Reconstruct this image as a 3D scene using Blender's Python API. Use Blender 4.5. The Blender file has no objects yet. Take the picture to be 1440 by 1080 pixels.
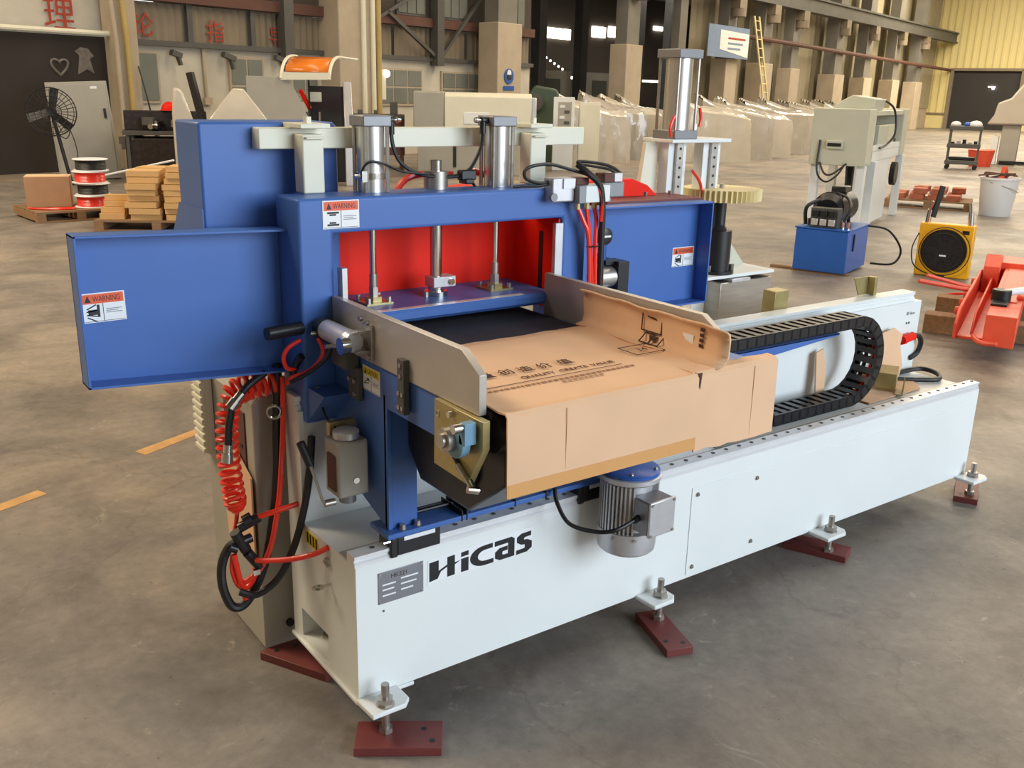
import bpy, math, random
from mathutils import Vector, Matrix, Euler
from math import sin, cos, pi, radians as rad
random.seed(7)
scene = bpy.context.scene
COL = scene.collection

# ------------------------------------------------------------------ camera
cam_d = bpy.data.cameras.new('camera'); cam = bpy.data.objects.new('camera', cam_d); COL.objects.link(cam)
cam_d.sensor_width = 36.0; cam_d.lens = 1341.32 / 1440 * 36.0; cam_d.clip_end = 300; cam_d.clip_start = 0.05
_y, _p, _r = 0.94327898, 0.29711506, 0.02417144
_f = Vector((cos(_y)*cos(_p), sin(_y)*cos(_p), -sin(_p))); _rt = Vector((sin(_y), -cos(_y), 0)); _up = _rt.cross(_f)
_r2 = cos(_r)*_rt + sin(_r)*_up; _u2 = -sin(_r)*_rt + cos(_r)*_up
_m = Matrix((_r2, _u2, -_f)).transposed().to_4x4(); _m.translation = Vector((-0.930, -1.9163, 1.6))
cam.matrix_world = _m
scene.camera = cam

# ------------------------------------------------------------------ world, lights, exposure
world = bpy.data.worlds.new('world'); scene.world = world; world.use_nodes = True
bg = world.node_tree.nodes['Background']; bg.inputs[0].default_value = (1.0, 0.965, 0.91, 1); bg.inputs[1].default_value = 1.0
def area(name, loc, target, sx, sy, power, col):
    d = bpy.data.lights.new(name, 'AREA'); d.shape = 'RECTANGLE'; d.size = sx; d.size_y = sy; d.energy = power; d.color = col
    o = bpy.data.objects.new(name, d); COL.objects.link(o); o.location = loc
    o.rotation_euler = (Vector(target) - Vector(loc)).to_track_quat('-Z', 'Y').to_euler(); return o
area('daylight_gate', (5.0, -10.5, 4.2), (1.2, 0, 0.8), 8.0, 6.5, 1450, (0.76, 0.89, 1.0))
def skylight(name, u, n, su, sn, power, col):      # roof-light strip under the hall roof
    t = rad(17); x, y = u*cos(t) - n*sin(t), u*sin(t) + n*cos(t)
    o = area(name, (x, y, 9.8), (x, y, 0), su, sn, power, col); o.rotation_euler = (0, 0, t)
skylight('skylight_1', -3.0, 10.5, 3.5, 11.0, 2300, (1.0, 0.83, 0.60))
skylight('skylight_2', 11.0, 3.0, 3.0, 20.0, 1150, (1.0, 0.83, 0.60))
skylight('skylight_3', 22.0, 3.0, 3.0, 20.0, 2200, (1.0, 0.85, 0.64))
skylight('skylight_4', 36.0, 3.0, 3.5, 20.0, 3000, (1.0, 0.86, 0.66))
skylight('fill_next_hall', 44.0, 24.0, 12.0, 4.0, 500, (1.0, 0.92, 0.80)); bpy.data.objects['fill_next_hall'].location.z = 7.2  # added fill lamp, unseen, lifts the dark hall next door
skylight('skylight_5', 54.0, 3.0, 4.0, 20.0, 7500, (1.0, 0.88, 0.66))
vs = scene.view_settings; vs.view_transform = 'Standard'; vs.look = 'None'; vs.gamma = 1.0; vs.use_curve_mapping = False; vs.exposure = 0.0

# ------------------------------------------------------------------ materials
def lin(c):
    out = []
    for v in c:
        v = v / 255.0
        out.append(v / 12.92 if v <= 0.04045 else ((v + 0.055) / 1.055) ** 2.4)
    return (*out, 1.0)
MATS = {}
def mat(name, rgb, rough=0.5, metal=0.0, var=0.06, scale=6.0, bump=0.0, bscale=60.0, spec=0.5, coat=0.0, emit=None, estr=0.0, alpha=1.0, trans=0.0, stretch=None, rgb2=None):
    if name in MATS: return MATS[name]
    m = bpy.data.materials.new(name); m.use_nodes = True; nt = m.node_tree; b = nt.nodes['Principled BSDF']
    b.inputs['Roughness'].default_value = rough; b.inputs['Metallic'].default_value = metal
    b.inputs['Specular IOR Level'].default_value = spec; b.inputs['Coat Weight'].default_value = coat
    b.inputs['Transmission Weight'].default_value = trans; b.inputs['Alpha'].default_value = alpha
    c = lin(rgb)
    if emit:
        b.inputs['Emission Color'].default_value = lin(emit); b.inputs['Emission Strength'].default_value = estr
    tc = nt.nodes.new('ShaderNodeTexCoord'); src = tc.outputs['Object']
    if stretch:
        mp = nt.nodes.new('ShaderNodeMapping'); mp.inputs['Scale'].default_value = stretch; nt.links.new(src, mp.inputs[0]); src = mp.outputs[0]
    if var > 0:
        n = nt.nodes.new('ShaderNodeTexNoise'); n.inputs['Scale'].default_value = scale; n.inputs['Detail'].default_value = 6
        nt.links.new(src, n.inputs['Vector'])
        r = nt.nodes.new('ShaderNodeValToRGB'); r.color_ramp.elements[0].position = 0.3; r.color_ramp.elements[1].position = 0.7
        c2 = lin(rgb2) if rgb2 else tuple(min(1, k * (1 + var)) for k in c[:3]) + (1,)
        c1 = c if rgb2 else tuple(k * (1 - var) for k in c[:3]) + (1,)
        r.color_ramp.elements[0].color = c1; r.color_ramp.elements[1].color = c2
        nt.links.new(n.outputs['Fac'], r.inputs[0]); nt.links.new(r.outputs[0], b.inputs['Base Color'])
    else:
        b.inputs['Base Color'].default_value = c
    if bump > 0:
        n2 = nt.nodes.new('ShaderNodeTexNoise'); n2.inputs['Scale'].default_value = bscale; n2.inputs['Detail'].default_value = 4
        nt.links.new(src, n2.inputs['Vector'])
        bm_ = nt.nodes.new('ShaderNodeBump'); bm_.inputs['Strength'].default_value = bump; bm_.inputs['Distance'].default_value = 0.01
        nt.links.new(n2.outputs['Fac'], bm_.inputs['Height']); nt.links.new(bm_.outputs[0], b.inputs['Normal'])
    MATS[name] = m; return m
blue = mat('blue_paint', (68, 106, 176), 0.40, 0, 0.05, 5, spec=0.4)
white = mat('white_paint', (226, 230, 230), 0.35, 0, 0.025, 3)
cream = mat('cream_paint', (222, 219, 200), 0.4, 0, 0.03, 4)
gmach = mat('grey_green_paint', (196, 196, 178), 0.45, 0, 0.04, 4)
greyp = mat('grey_enamel', (164, 160, 149), 0.45, 0, 0.04, 4)
red = mat('red_paint', (236, 34, 14), 0.5, 0, 0.05, 5, spec=0.2)
redhose = mat('red_hose', (238, 52, 32), 0.3, 0, 0.03, 20, coat=0.2)
coral = mat('coral_paint', (226, 84, 56), 0.45, 0, 0.10, 7)
black = mat('black_rubber', (24, 24, 27), 0.45, 0, 0.1, 20)
blackp = mat('black_plastic', (30, 30, 34), 0.35, 0, 0.1, 12)
belt = mat('belt_rubber', (52, 52, 62), 0.75, 0, 0.08, 20, bump=0.2, bscale=200)
steel = mat('brushed_steel', (176, 170, 163), 0.38, 0.85, 0.10, 8, stretch=(1, 1, 8))
plate_steel = mat('ground_steel', (182, 175, 167), 0.40, 0.40, 0.10, 5)
chrome = mat('chrome', (205, 203, 200), 0.16, 1.0, 0.03, 5)
alu = mat('cast_aluminium', (200, 200, 204), 0.36, 0.5, 0.06, 30)
alutube = mat('anodised_aluminium', (205, 204, 202), 0.28, 0.8, 0.03, 10)
railwhite = mat('rail_white', (226, 227, 230), 0.3, 0.25, 0.03, 10)
steel_far = mat('hazed_steel', (118, 115, 108), 0.7, 0.1, 0.1, 1.5)  # far column steel, distance haze put into the lighter colour
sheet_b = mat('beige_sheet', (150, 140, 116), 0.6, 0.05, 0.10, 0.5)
capgrey = mat('cap_grey', (134, 134, 138), 0.45, 0.4, 0.04, 10)
zinc = mat('yellow_zinc', (158, 142, 92), 0.36, 0.6, 0.16, 9, rgb2=(186, 172, 126))
maroon = mat('maroon_primer', (112, 52, 50), 0.5, 0, 0.10, 20)
card = mat('cardboard', (222, 182, 147), 0.85, 0, 0.05, 5)
cardtape = mat('packing_tape', (206, 152, 92), 0.4, 0, 0.04, 8)
cardink = mat('cardboard_ink', (70, 44, 34), 0.8, 0, 0.05, 20)
brownboard = mat('brown_slotted_board', (92, 58, 52), 0.7, 0, 0.1, 30)
stk_white = mat('sticker_white', (232, 234, 238), 0.4, 0, 0)
stk_orange = mat('sticker_orange', (226, 92, 52), 0.4, 0, 0)
stk_yellow = mat('sticker_yellow', (226, 206, 50), 0.4, 0, 0)
ink = mat('black_ink', (22, 24, 28), 0.5, 0, 0)
greyink = mat('grey_ink', (128, 130, 140), 0.5, 0, 0)
nameplate_m = mat('etched_plate', (138, 140, 146), 0.4, 0.5, 0.04, 30)
lightblue = mat('bearing_blue', (110, 150, 176), 0.4, 0.1, 0.06, 20)
motorblue = mat('motor_flange_blue', (30, 84, 164), 0.35, 0, 0.04, 20)
nylon = mat('nylon_cream', (226, 206, 150), 0.5, 0, 0.05, 10)
tankblue = mat('tank_blue', (36, 92, 176), 0.35, 0, 0.06, 5)
yellow = mat('cooler_yellow', (236, 172, 28), 0.4, 0, 0.04, 6)
wood = mat('pale_timber', (206, 164, 108), 0.75, 0, 0.12, 5, stretch=(1, 8, 8))
wood2 = mat('worn_pallet_timber', (140, 108, 78), 0.8, 0, 0.2, 5, stretch=(1, 8, 8))
woodred = mat('red_brown_block', (170, 96, 70), 0.8, 0, 0.15, 12)
film2 = mat('plastic_film_thin', (174, 166, 154), 0.2, 0, 0.08, 2.5, bump=0.6, bscale=6, coat=0.5)
film = mat('plastic_film', (192, 184, 170), 0.22, 0, 0.07, 2.5, bump=0.6, bscale=5, coat=0.4)
concrete = mat('column_plaster', (176, 162, 142), 0.8, 0, 0.08, 2.5, bump=0.1, bscale=30)
plaster = mat('wall_plaster', (196, 190, 176), 0.85, 0, 0.10, 1.6, bump=0.1, bscale=20)
sheet = mat('corrugated_sheet', (128, 116, 98), 0.6, 0.1, 0.10, 1.2)
sheet_y = mat('yellow_sheet', (214, 200, 144), 0.5, 0.0, 0.08, 0.35, stretch=(1, 1, 0.25))
steeldark = mat('dark_steel', (86, 85, 82), 0.6, 0.2, 0.12, 2)
rust = mat('red_oxide_beam', (92, 60, 50), 0.7, 0, 0.15, 2)
darkdoor = mat('black_curtain', (44, 38, 34), 0.8, 0, 0.2, 1.2)
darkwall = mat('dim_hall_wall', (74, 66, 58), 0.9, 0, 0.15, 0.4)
glass = mat('dusty_glass', (118, 122, 116), 0.12, 0, 0.08, 2)
glassdark = mat('dark_glass', (46, 48, 50), 0.1, 0, 0.1, 1)
lit = mat('bright_window', (255, 250, 235), 0.5, 0, 0, emit=(255, 248, 230), estr=6.0)
lamp_m = mat('lamp_glow', (255, 246, 225), 0.5, 0, 0, emit=(255, 246, 225), estr=5.0)
redpaint = mat('faded_red_lettering', (164, 62, 48), 0.8, 0, 0.2, 8)
chalk = mat('grey_spray', (112, 106, 100), 0.9, 0, 0.25, 14)
yellowpipe = mat('yellow_pipe', (176, 152, 92), 0.5, 0, 0.12, 3)
greenp = mat('green_plastic', (24, 150, 96), 0.4, 0, 0.08, 12)
orangew = mat('orange_glass', (224, 124, 40), 0.25, 0, 0.04, 4)
linepaint = mat('worn_yellow_line', (196, 152, 96), 0.7, 0, 0.18, 9)
darkgreen = mat('machine_green', (66, 82, 66), 0.5, 0, 0.1, 6)
banner_b = mat('banner_blue', (112, 134, 164), 0.6, 0, 0.05, 2)
sacks = mat('pale_cloth', (226, 224, 222), 0.8, 0, 0.08, 20)

# floor: worn concrete
def floor_material():
    m = bpy.data.materials.new('worn_concrete'); m.use_nodes = True; nt = m.node_tree; b = nt.nodes['Principled BSDF']; L = nt.links.new
    tc = nt.nodes.new('ShaderNodeTexCoord')
    def noise(s, d=8, r=0.6, dist=0.0):
        n = nt.nodes.new('ShaderNodeTexNoise'); n.inputs['Scale'].default_value = s; n.inputs['Detail'].default_value = d
        n.inputs['Roughness'].default_value = r; n.inputs['Distortion'].default_value = dist; L(tc.outputs['Object'], n.inputs['Vector']); return n
    def ramp(fac, stops):
        r = nt.nodes.new('ShaderNodeValToRGB'); e = r.color_ramp.elements
        while len(e) < len(stops): e.new(0.5)
        for k, (p, c) in zip(e, stops): k.position = p; k.color = c
        L(fac, r.inputs[0]); return r
    def mix(fac, a, b_, mode='MIX'):
        x = nt.nodes.new('ShaderNodeMix'); x.data_type = 'RGBA'; x.blend_type = mode
        if isinstance(fac, float): x.inputs[0].default_value = fac
        else: L(fac, x.inputs[0])
        L(a, x.inputs[6]); L(b_, x.inputs[7]); return x.outputs[2]
    big = ramp(noise(0.35, 5, 0.55, 0.4).outputs['Fac'], [(0.32, lin((144, 137, 132))), (0.5, lin((166, 156, 146))), (0.7, lin((194, 176, 155)))])
    mid = ramp(noise(1.7, 8, 0.65, 0.6).outputs['Fac'], [(0.28, lin((120, 120, 124))), (0.50, lin((200, 200, 200))), (0.72, lin((255, 251, 244)))])
    fine = ramp(noise(22, 6, 0.7).outputs['Fac'], [(0.3, lin((205, 205, 205))), (0.7, lin((255, 255, 255)))])
    c = mix(0.75, big.outputs[0], mid.outputs[0], 'MULTIPLY'); c = mix(0.7, c, fine.outputs[0], 'MULTIPLY')
    sp = ramp(noise(5.5, 9, 0.75, 1.5).outputs['Fac'], [(0.60, (0, 0, 0, 1)), (0.72, (1, 1, 1, 1))])
    rgb = nt.nodes.new('ShaderNodeRGB'); rgb.outputs[0].default_value = lin((188, 178, 164))
    k = nt.nodes.new('ShaderNodeMath'); k.operation = 'MULTIPLY'; k.inputs[1].default_value = 0.62; L(sp.outputs[0], k.inputs[0])
    c = mix(k.outputs[0], c, rgb.outputs[0])
    dk = ramp(noise(3.1, 4, 0.5, 0.3).outputs['Fac'], [(0.70, (0, 0, 0, 1)), (0.80, (1, 1, 1, 1))])
    rgb2 = nt.nodes.new('ShaderNodeRGB'); rgb2.outputs[0].default_value = lin((70, 64, 60))
    k2 = nt.nodes.new('ShaderNodeMath'); k2.operation = 'MULTIPLY'; k2.inputs[1].default_value = 0.5; L(dk.outputs[0], k2.inputs[0])
    c = mix(k2.outputs[0], c, rgb2.outputs[0])
    ds = ramp(noise(38, 3, 0.5).outputs['Fac'], [(0.70, (1, 1, 1, 1)), (0.76, (0.35, 0.33, 0.31, 1))]); c = mix(0.8, c, ds.outputs[0], 'MULTIPLY')
    mps = nt.nodes.new('ShaderNodeMapping'); mps.inputs['Rotation'].default_value = (0, 0, 0.45); mps.inputs['Scale'].default_value = (0.8, 2.6, 1.0); L(tc.outputs['Object'], mps.inputs[0])
    ns = nt.nodes.new('ShaderNodeTexNoise'); ns.inputs['Scale'].default_value = 1.3; ns.inputs['Detail'].default_value = 7; ns.inputs['Distortion'].default_value = 1.2; L(mps.outputs[0], ns.inputs['Vector'])
    sk = ramp(ns.outputs['Fac'], [(0.36, lin((205, 203, 200))), (0.5, lin((246, 246, 246))), (0.66, lin((255, 255, 255)))]); c = mix(0.3, c, sk.outputs[0], 'MULTIPLY')
    vo = nt.nodes.new('ShaderNodeTexVoronoi'); vo.feature = 'DISTANCE_TO_EDGE'; vo.inputs['Scale'].default_value = 0.33
    wv = nt.nodes.new('ShaderNodeVectorMath'); wv.operation = 'MULTIPLY_ADD'; wv.inputs[1].default_value = (0.5, 0.5, 0.5); nz = noise(2.2, 5, 0.6); L(nz.outputs['Color'], wv.inputs[0]); L(tc.outputs['Object'], wv.inputs[2]); L(wv.outputs[0], vo.inputs['Vector'])
    ck = ramp(vo.outputs['Distance'], [(0.0, (0.6,)*3 + (1,)), (0.0025, (1,)*3 + (1,))]); c = mix(0.45, c, ck.outputs[0], 'MULTIPLY')
    L(c, b.inputs['Base Color'])
    rr = ramp(noise(1.2, 6).outputs['Fac'], [(0.3, (0.38,)*3 + (1,)), (0.7, (0.62,)*3 + (1,))]); L(rr.outputs[0], b.inputs['Roughness'])
    bp = nt.nodes.new('ShaderNodeBump'); bp.inputs['Strength'].default_value = 0.12; bp.inputs['Distance'].default_value = 0.02
    L(noise(14, 8, 0.7).outputs['Fac'], bp.inputs['Height']); L(bp.outputs[0], b.inputs['Normal'])
    return m
floor_m = floor_material()

# ------------------------------------------------------------------ geometry helpers
def catmull(pts, k=6):
    P_ = [Vector(p) for p in pts]
    if len(P_) < 3: return P_
    out = []
    for i in range(len(P_) - 1):
        p0 = P_[max(i-1, 0)]; p1 = P_[i]; p2 = P_[i+1]; p3 = P_[min(i+2, len(P_)-1)]
        for j in range(k):
            t = j / k
            out.append(0.5*((2*p1) + (p2-p0)*t + (2*p0-5*p1+4*p2-p3)*t*t + (3*p1-p0-3*p2+p3)*t**3))
    out.append(P_[-1]); return out
class MB:
    def __init__(s): s.v = []; s.f = []
    def add(s, vs, fs):
        o = len(s.v); s.v += [tuple(v) for v in vs]; s.f += [tuple(i + o for i in f) for f in fs]; return s
    def box(s, x0, x1, y0, y1, z0, z1):
        return s.add([(x0,y0,z0),(x1,y0,z0),(x1,y1,z0),(x0,y1,z0),(x0,y0,z1),(x1,y0,z1),(x1,y1,z1),(x0,y1,z1)],
                     [(0,3,2,1),(4,5,6,7),(0,1,5,4),(1,2,6,5),(2,3,7,6),(3,0,4,7)])
    def rbox(s, c, size, rot=(0,0,0)):
        R = Euler(rot).to_matrix(); c = Vector(c); hx, hy, hz = size[0]/2, size[1]/2, size[2]/2
        vs = [c + R @ Vector(q) for q in ((-hx,-hy,-hz),(hx,-hy,-hz),(hx,hy,-hz),(-hx,hy,-hz),(-hx,-hy,hz),(hx,-hy,hz),(hx,hy,hz),(-hx,hy,hz))]
        return s.add(vs, [(0,3,2,1),(4,5,6,7),(0,1,5,4),(1,2,6,5),(2,3,7,6),(3,0,4,7)])
    def beam(s, p, q, w, h, up=(0,0,1)):
        p = Vector(p); q = Vector(q); d = (q-p).normalized(); sd = d.cross(Vector(up))
        if sd.length < 1e-5: sd = d.cross(Vector((1,0,0)))
        sd.normalize(); u = sd.cross(d); sd *= w/2; u *= h/2
        vs = [p-sd-u, p+sd-u, p+sd+u, p-sd+u, q-sd-u, q+sd-u, q+sd+u, q-sd+u]
        return s.add(vs, [(0,1,2,3),(7,6,5,4),(0,4,5,1),(1,5,6,2),(2,6,7,3),(3,7,4,0)])
    def cyl(s, p, q, r, n=16, r2=None):
        p = Vector(p); q = Vector(q); d = (q-p).normalized(); r2 = r if r2 is None else r2
        a = d.cross(Vector((0,0,1)))
        if a.length < 1e-4: a = Vector((1,0,0))
        a.normalize(); b = d.cross(a)
        vs = []
        for k in range(n):
            t = 2*pi*k/n; w = a*cos(t) + b*sin(t); vs += [p + w*r, q + w*r2]
        fs = [(2*k, 2*k+1, (2*k+3) % (2*n), (2*k+2) % (2*n)) for k in range(n)]
        fs += [tuple(2*k for k in range(n)), tuple(2*k+1 for k in reversed(range(n)))]
        return s.add(vs, fs)
    def tube(s, pts, r, n=8, k=6, closed=False):
        P_ = catmull(pts, k) if k else [Vector(p) for p in pts]
        a = None; vs = []; m = len(P_)
        for i, p in enumerate(P_):
            d = (P_[min(i+1, m-1)] - P_[max(i-1, 0)])
            if closed: d = P_[(i+1) % m] - P_[i-1]
            d.normalize()
            if a is None:
                a = d.cross(Vector((0,0,1)))
                if a.length < 1e-3: a = Vector((1,0,0))
            a = a - d*a.dot(d); a.normalize(); b = d.cross(a)
            vs += [p + (a*cos(2*pi*j/n) + b*sin(2*pi*j/n))*r for j in range(n)]
        fs = []
        for i in range(m if closed else m-1):
            i2 = (i+1) % m
            for j in range(n): fs.append((i*n+j, i*n+(j+1) % n, i2*n+(j+1) % n, i2*n+j))
        if not closed: fs += [tuple(reversed(range(n))), tuple((m-1)*n+j for j in range(n))]
        return s.add(vs, fs)
    def ring(s, c, axis, R, r, n=24, m=6):
        ax = Vector(axis).normalized(); a = ax.cross(Vector((0,0,1)))
        if a.length < 1e-3: a = Vector((1,0,0))
        a.normalize(); b = ax.cross(a); c = Vector(c)
        return s.tube([c + (a*cos(2*pi*k/n) + b*sin(2*pi*k/n))*R for k in range(n)], r, m, 0, True)
    def prism(s, poly, axis, a, b):
        n = len(poly)
        def P3(p, t): return {'x': (t, p[0], p[1]), 'y': (p[0], t, p[1]), 'z': (p[0], p[1], t)}[axis]
        area_ = sum(poly[i][0]*poly[(i+1) % n][1] - poly[(i+1) % n][0]*poly[i][1] for i in range(n))
        if (area_ < 0) != (axis == 'y'): poly = list(reversed(poly))
        vs = [P3(p, a) for p in poly] + [P3(p, b) for p in poly]
        fs = [tuple(reversed(range(n))), tuple(range(n, 2*n))] + [(i, (i+1) % n, n+(i+1) % n, n+i) for i in range(n)]
        return s.add(vs, fs)
    def lathe(s, prof, c, axis='z', n=24):
        vs = []; c = Vector(c)
        for (r, h) in prof:
            for k in range(n):
                t = 2*pi*k/n
                q = {'z': (r*cos(t), r*sin(t), h), 'x': (h, r*cos(t), r*sin(t)), 'y': (r*sin(t), h, r*cos(t))}[axis]
                vs.append(c + Vector(q))
        m = len(prof); fs = []
        for i in range(m-1):
            for k in range(n): fs.append((i*n+k, i*n+(k+1) % n, (i+1)*n+(k+1) % n, (i+1)*n+k))
        fs += [tuple(reversed(range(n))), tuple((m-1)*n+k for k in range(n))]
        return s.add(vs, fs)
    def sphere(s, c, r, n=12, m=8, sc=(1,1,1)):
        prof = [(max(r*sin(pi*i/m), 1e-4)*1.0, -r*cos(pi*i/m)) for i in range(m+1)]
        o = len(s.v); s.lathe(prof, (0,0,0), 'z', n); c = Vector(c)
        for i in range(o, len(s.v)): s.v[i] = tuple(c + Vector((s.v[i][0]*sc[0], s.v[i][1]*sc[1], s.v[i][2]*sc[2])))
        return s
    def xform(s, M_): s.v = [tuple(M_ @ Vector(v)) for v in s.v]; return s
    def build(s, name, material, parent=None, bevel=0.0, smooth=True, seg=2, ang=35):
        me = bpy.data.meshes.new(name); me.from_pydata(s.v, [], s.f); me.validate(); me.update()
        if material: me.materials.append(material)
        if smooth:
            me.polygons.foreach_set('use_smooth', [True]*len(me.polygons)); me.set_sharp_from_angle(angle=rad(ang))
        o = bpy.data.objects.new(name, me); COL.objects.link(o)
        if parent: o.parent = parent
        if bevel > 0:
            bv = o.modifiers.new('bevel', 'BEVEL'); bv.width = bevel; bv.segments = seg; bv.limit_method = 'ANGLE'; bv.angle_limit = rad(50)
        return o
def tag(o, label, cat, group=None):
    o['label'] = label; o['category'] = cat
    if group: o['group'] = group
    return o
def struct(o): o['kind'] = 'structure'; return o
def thing(name, label, cat, loc=(0,0,0), rz=0.0, group=None, rot=None):
    o = bpy.data.objects.new(name, None); COL.objects.link(o); o.empty_display_size = 0.1
    o.location = loc; o.rotation_euler = rot if rot else (0,0,rz); return tag(o, label, cat, group)
def copy_tree(o, parent=None):
    c = o.copy(); COL.objects.link(c)
    if parent: c.parent = parent
    for ch in list(o.children): copy_tree(ch, c)
    return c
def B(u, n, z=0.0):
    t = rad(17); return Vector((u*cos(t) - n*sin(t), u*sin(t) + n*cos(t), z))
BROT = rad(17)
_textcache = {}
def lettering(name, txt, size, M4, material, parent, extrude=0.0006, align='LEFT', sx=1.0, spacing=1.0):
    c = bpy.data.curves.new('tmp', 'FONT'); c.body = txt; c.size = size; c.extrude = extrude/2; c.align_x = align; c.space_character = spacing
    o = bpy.data.objects.new('tmp', c); COL.objects.link(o)
    me = bpy.data.meshes.new_from_object(o.evaluated_get(bpy.context.evaluated_depsgraph_get()))
    bpy.data.objects.remove(o); bpy.data.curves.remove(c)
    me.transform(M4 @ Matrix.Diagonal((sx, 1, 1, 1))); me.name = name; me.materials.clear(); me.materials.append(material)
    ob = bpy.data.objects.new(name, me); COL.objects.link(ob); ob.parent = parent; return ob
def frame(o, ex, ey):
    ex = Vector(ex).normalized(); ey = Vector(ey); ey = (ey - ex*ey.dot(ex)).normalized(); ez = ex.cross(ey)
    m = Matrix((ex, ey, ez)).transposed().to_4x4(); m.translation = Vector(o); return m
def sticker(parent, o, ex, ey, w, h, head, word, picto, name='warning_sticker'):
    """printed sign: o = lower-left corner, ex/ey = its axes, built as thin layers"""
    F_ = frame(o, ex, ey)
    s = MB().box(0, w, 0, h, 0, 0.0008).xform(F_).build(name, stk_white, parent, smooth=False)
    hm = {'o': stk_orange, 'y': stk_yellow}[head]
    MB().box(w*0.03, w*0.97, h*0.64, h*0.96, 0.0008, 0.0011).xform(F_).build('header_band', hm, s, smooth=False)
    MB().prism([(w*0.10, h*0.69), (w*0.24, h*0.69), (w*0.17, h*0.92)], 'z', 0.0011, 0.0014).xform(F_).build('warning_triangle', ink, s, smooth=False)
    lettering('lettering', word, h*0.27, F_ @ Matrix.Translation((w*0.28, h*0.705, 0.0012)), ink, s, 0.0003, sx=w*0.68/(h*0.27*0.76*len(word)))
    m = MB()
    m.box(w*0.03, w*0.97, h*0.03, h*0.045, 0.0008, 0.0011); m.box(w*0.49, w*0.505, h*0.04, h*0.64, 0.0008, 0.0011)
    if picto == 'plates':
        for a, b, c, d in ((.12,.44,.53,.60), (.18,.36,.46,.52), (.12,.44,.10,.17), (.18,.36,.18,.24)): m.box(w*a, w*b, h*c, h*d, 0.0008, 0.0012)
    elif picto == 'hand':
        m.box(w*.16, w*.36, h*.26, h*.44, 0.0008, 0.0012); m.box(w*.36, w*.42, h*.18, h*.60, 0.0008, 0.0012)
        for a in (-.5, -.2, .15, .45): m.rbox((w*.24, h*(.33 + a*.45), .001), (w*.24, h*.04, .0004), (0, 0, a))
    else:
        m.rbox((w*.25, h*.42, .001), (w*.3, h*.04, .0004), (0,0,.5)); m.rbox((w*.22, h*.30, .001), (w*.3, h*.04, .0004), (0,0,.2)); m.rbox((w*.32, h*.46, .001), (w*.18, h*.05, .0004), (0,0,-.3))
    m.xform(F_).build('pictogram', ink, s, smooth=False)
    t = MB()
    for k, q in enumerate((.42, .36, .30)): t.box(w*.56, w*(.92 - .08*(k % 2)), h*q, h*(q+.025), 0.0008, 0.0010)
    t.xform(F_).build('small_print', greyink, s, smooth=False)
    return s
def hexbolt(m, p, d, r, h, n=6):
    p = Vector(p); m.cyl(p, p + Vector(d)*h, r, n); return m
# ------------------------------------------------------------------ the machine
mc = thing('finger_joint_machine', 'large blue and white woodworking machine on a long white base, centre of the hall', 'machine')
XB = 2.836
# base: sheet-metal L profile with a window in its near end
b = MB()
def q4(*p): b.add(p, [(0,1,2,3)])
def endx(x, y0, y1, z0, z1, flip): q4(*([(x,y0,z0),(x,y0,z1),(x,y1,z1),(x,y1,z0)] if flip else [(x,y0,z0),(x,y1,z0),(x,y1,z1),(x,y0,z1)]))
q4((0,0,.10),(XB,0,.10),(XB,0,.475),(0,0,.475)); q4((0,0,.475),(XB,0,.475),(XB,.31,.475),(0,.31,.475)); q4((0,.31,.475),(XB,.31,.475),(XB,.31,.79),(0,.31,.79))
q4((0,.31,.79),(XB,.31,.79),(XB,.405,.79),(0,.405,.79)); q4((XB,.405,.10),(0,.405,.10),(0,.405,.79),(XB,.405,.79)); q4((0,0,.10),(0,.405,.10),(XB,.405,.10),(XB,0,.10))
endx(XB, 0, .405, .10, .475, False); endx(XB, .31, .405, .475, .79, False)
endx(0, .31, .405, .475, .79, True); endx(0, 0, .405, .20, .475, True); endx(0, 0, .175, .10, .20, True); endx(0, .346, .405, .10, .20, True); endx(0, .175, .346, .10, .113, True)
wd = .14   # recess behind the end window
q4((0,.175,.113),(0,.346,.113),(wd,.346,.113),(wd,.175,.113)); q4((0,.175,.20),(wd,.175,.20),(wd,.346,.20),(0,.346,.20)); q4((0,.175,.113),(wd,.175,.113),(wd,.175,.20),(0,.175,.20)); q4((0,.346,.113),(0,.346,.20),(wd,.346,.20),(wd,.346,.113)); q4((wd,.175,.113),(wd,.346,.113),(wd,.346,.20),(wd,.175,.20))
base = b.build('base', white, mc)
MB().box(-0.008, 0.16, -0.004, 0.41, 0.089, 0.0992).build('bottom_flange', white, base, 0.002)
LUG = [(-0.008, 0.11), (0.955, 1.06), (1.80, 1.925), (2.755, 2.88)]
FOOT = [(0.045, -0.058), (1.018, -0.045), (1.868, -0.045), (2.822, -0.042)]
for (x0, x1), (fx, fy) in zip(LUG, FOOT):
    lg = MB().prism([(x0, 0.0), (x0+0.004, -0.085), (x1-0.02, -0.085), (x1, -0.065), (x1, 0.0)], 'z', 0.092, 0.106).build('mounting_lug', white, base, 0.003)
    m = MB(); m.cyl((fx, fy, 0.026), (fx, fy, 0.165), 0.0105, 14); hexbolt(m, (fx, fy, 0.106), (0,0,1), 0.021, 0.020); hexbolt(m, (fx, fy, 0.026), (0,0,1), 0.019, 0.014); m.cyl((fx, fy, 0.106), (fx, fy, 0.109), 0.024, 18)
    m.build('levelling_bolt', steel, base)
m = MB(); m.cyl((0.06, 0.30, 0.026), (0.06, 0.30, 0.165), 0.011, 14); hexbolt(m, (0.06, 0.30, 0.10), (0,0,1), 0.021, 0.02); m.build('levelling_bolt', steel, base)
MB().box(1.172, XB-0.004, -0.0025, 0.0, 0.112, 0.418).build('cover_panel', white, base, 0.001)
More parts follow.
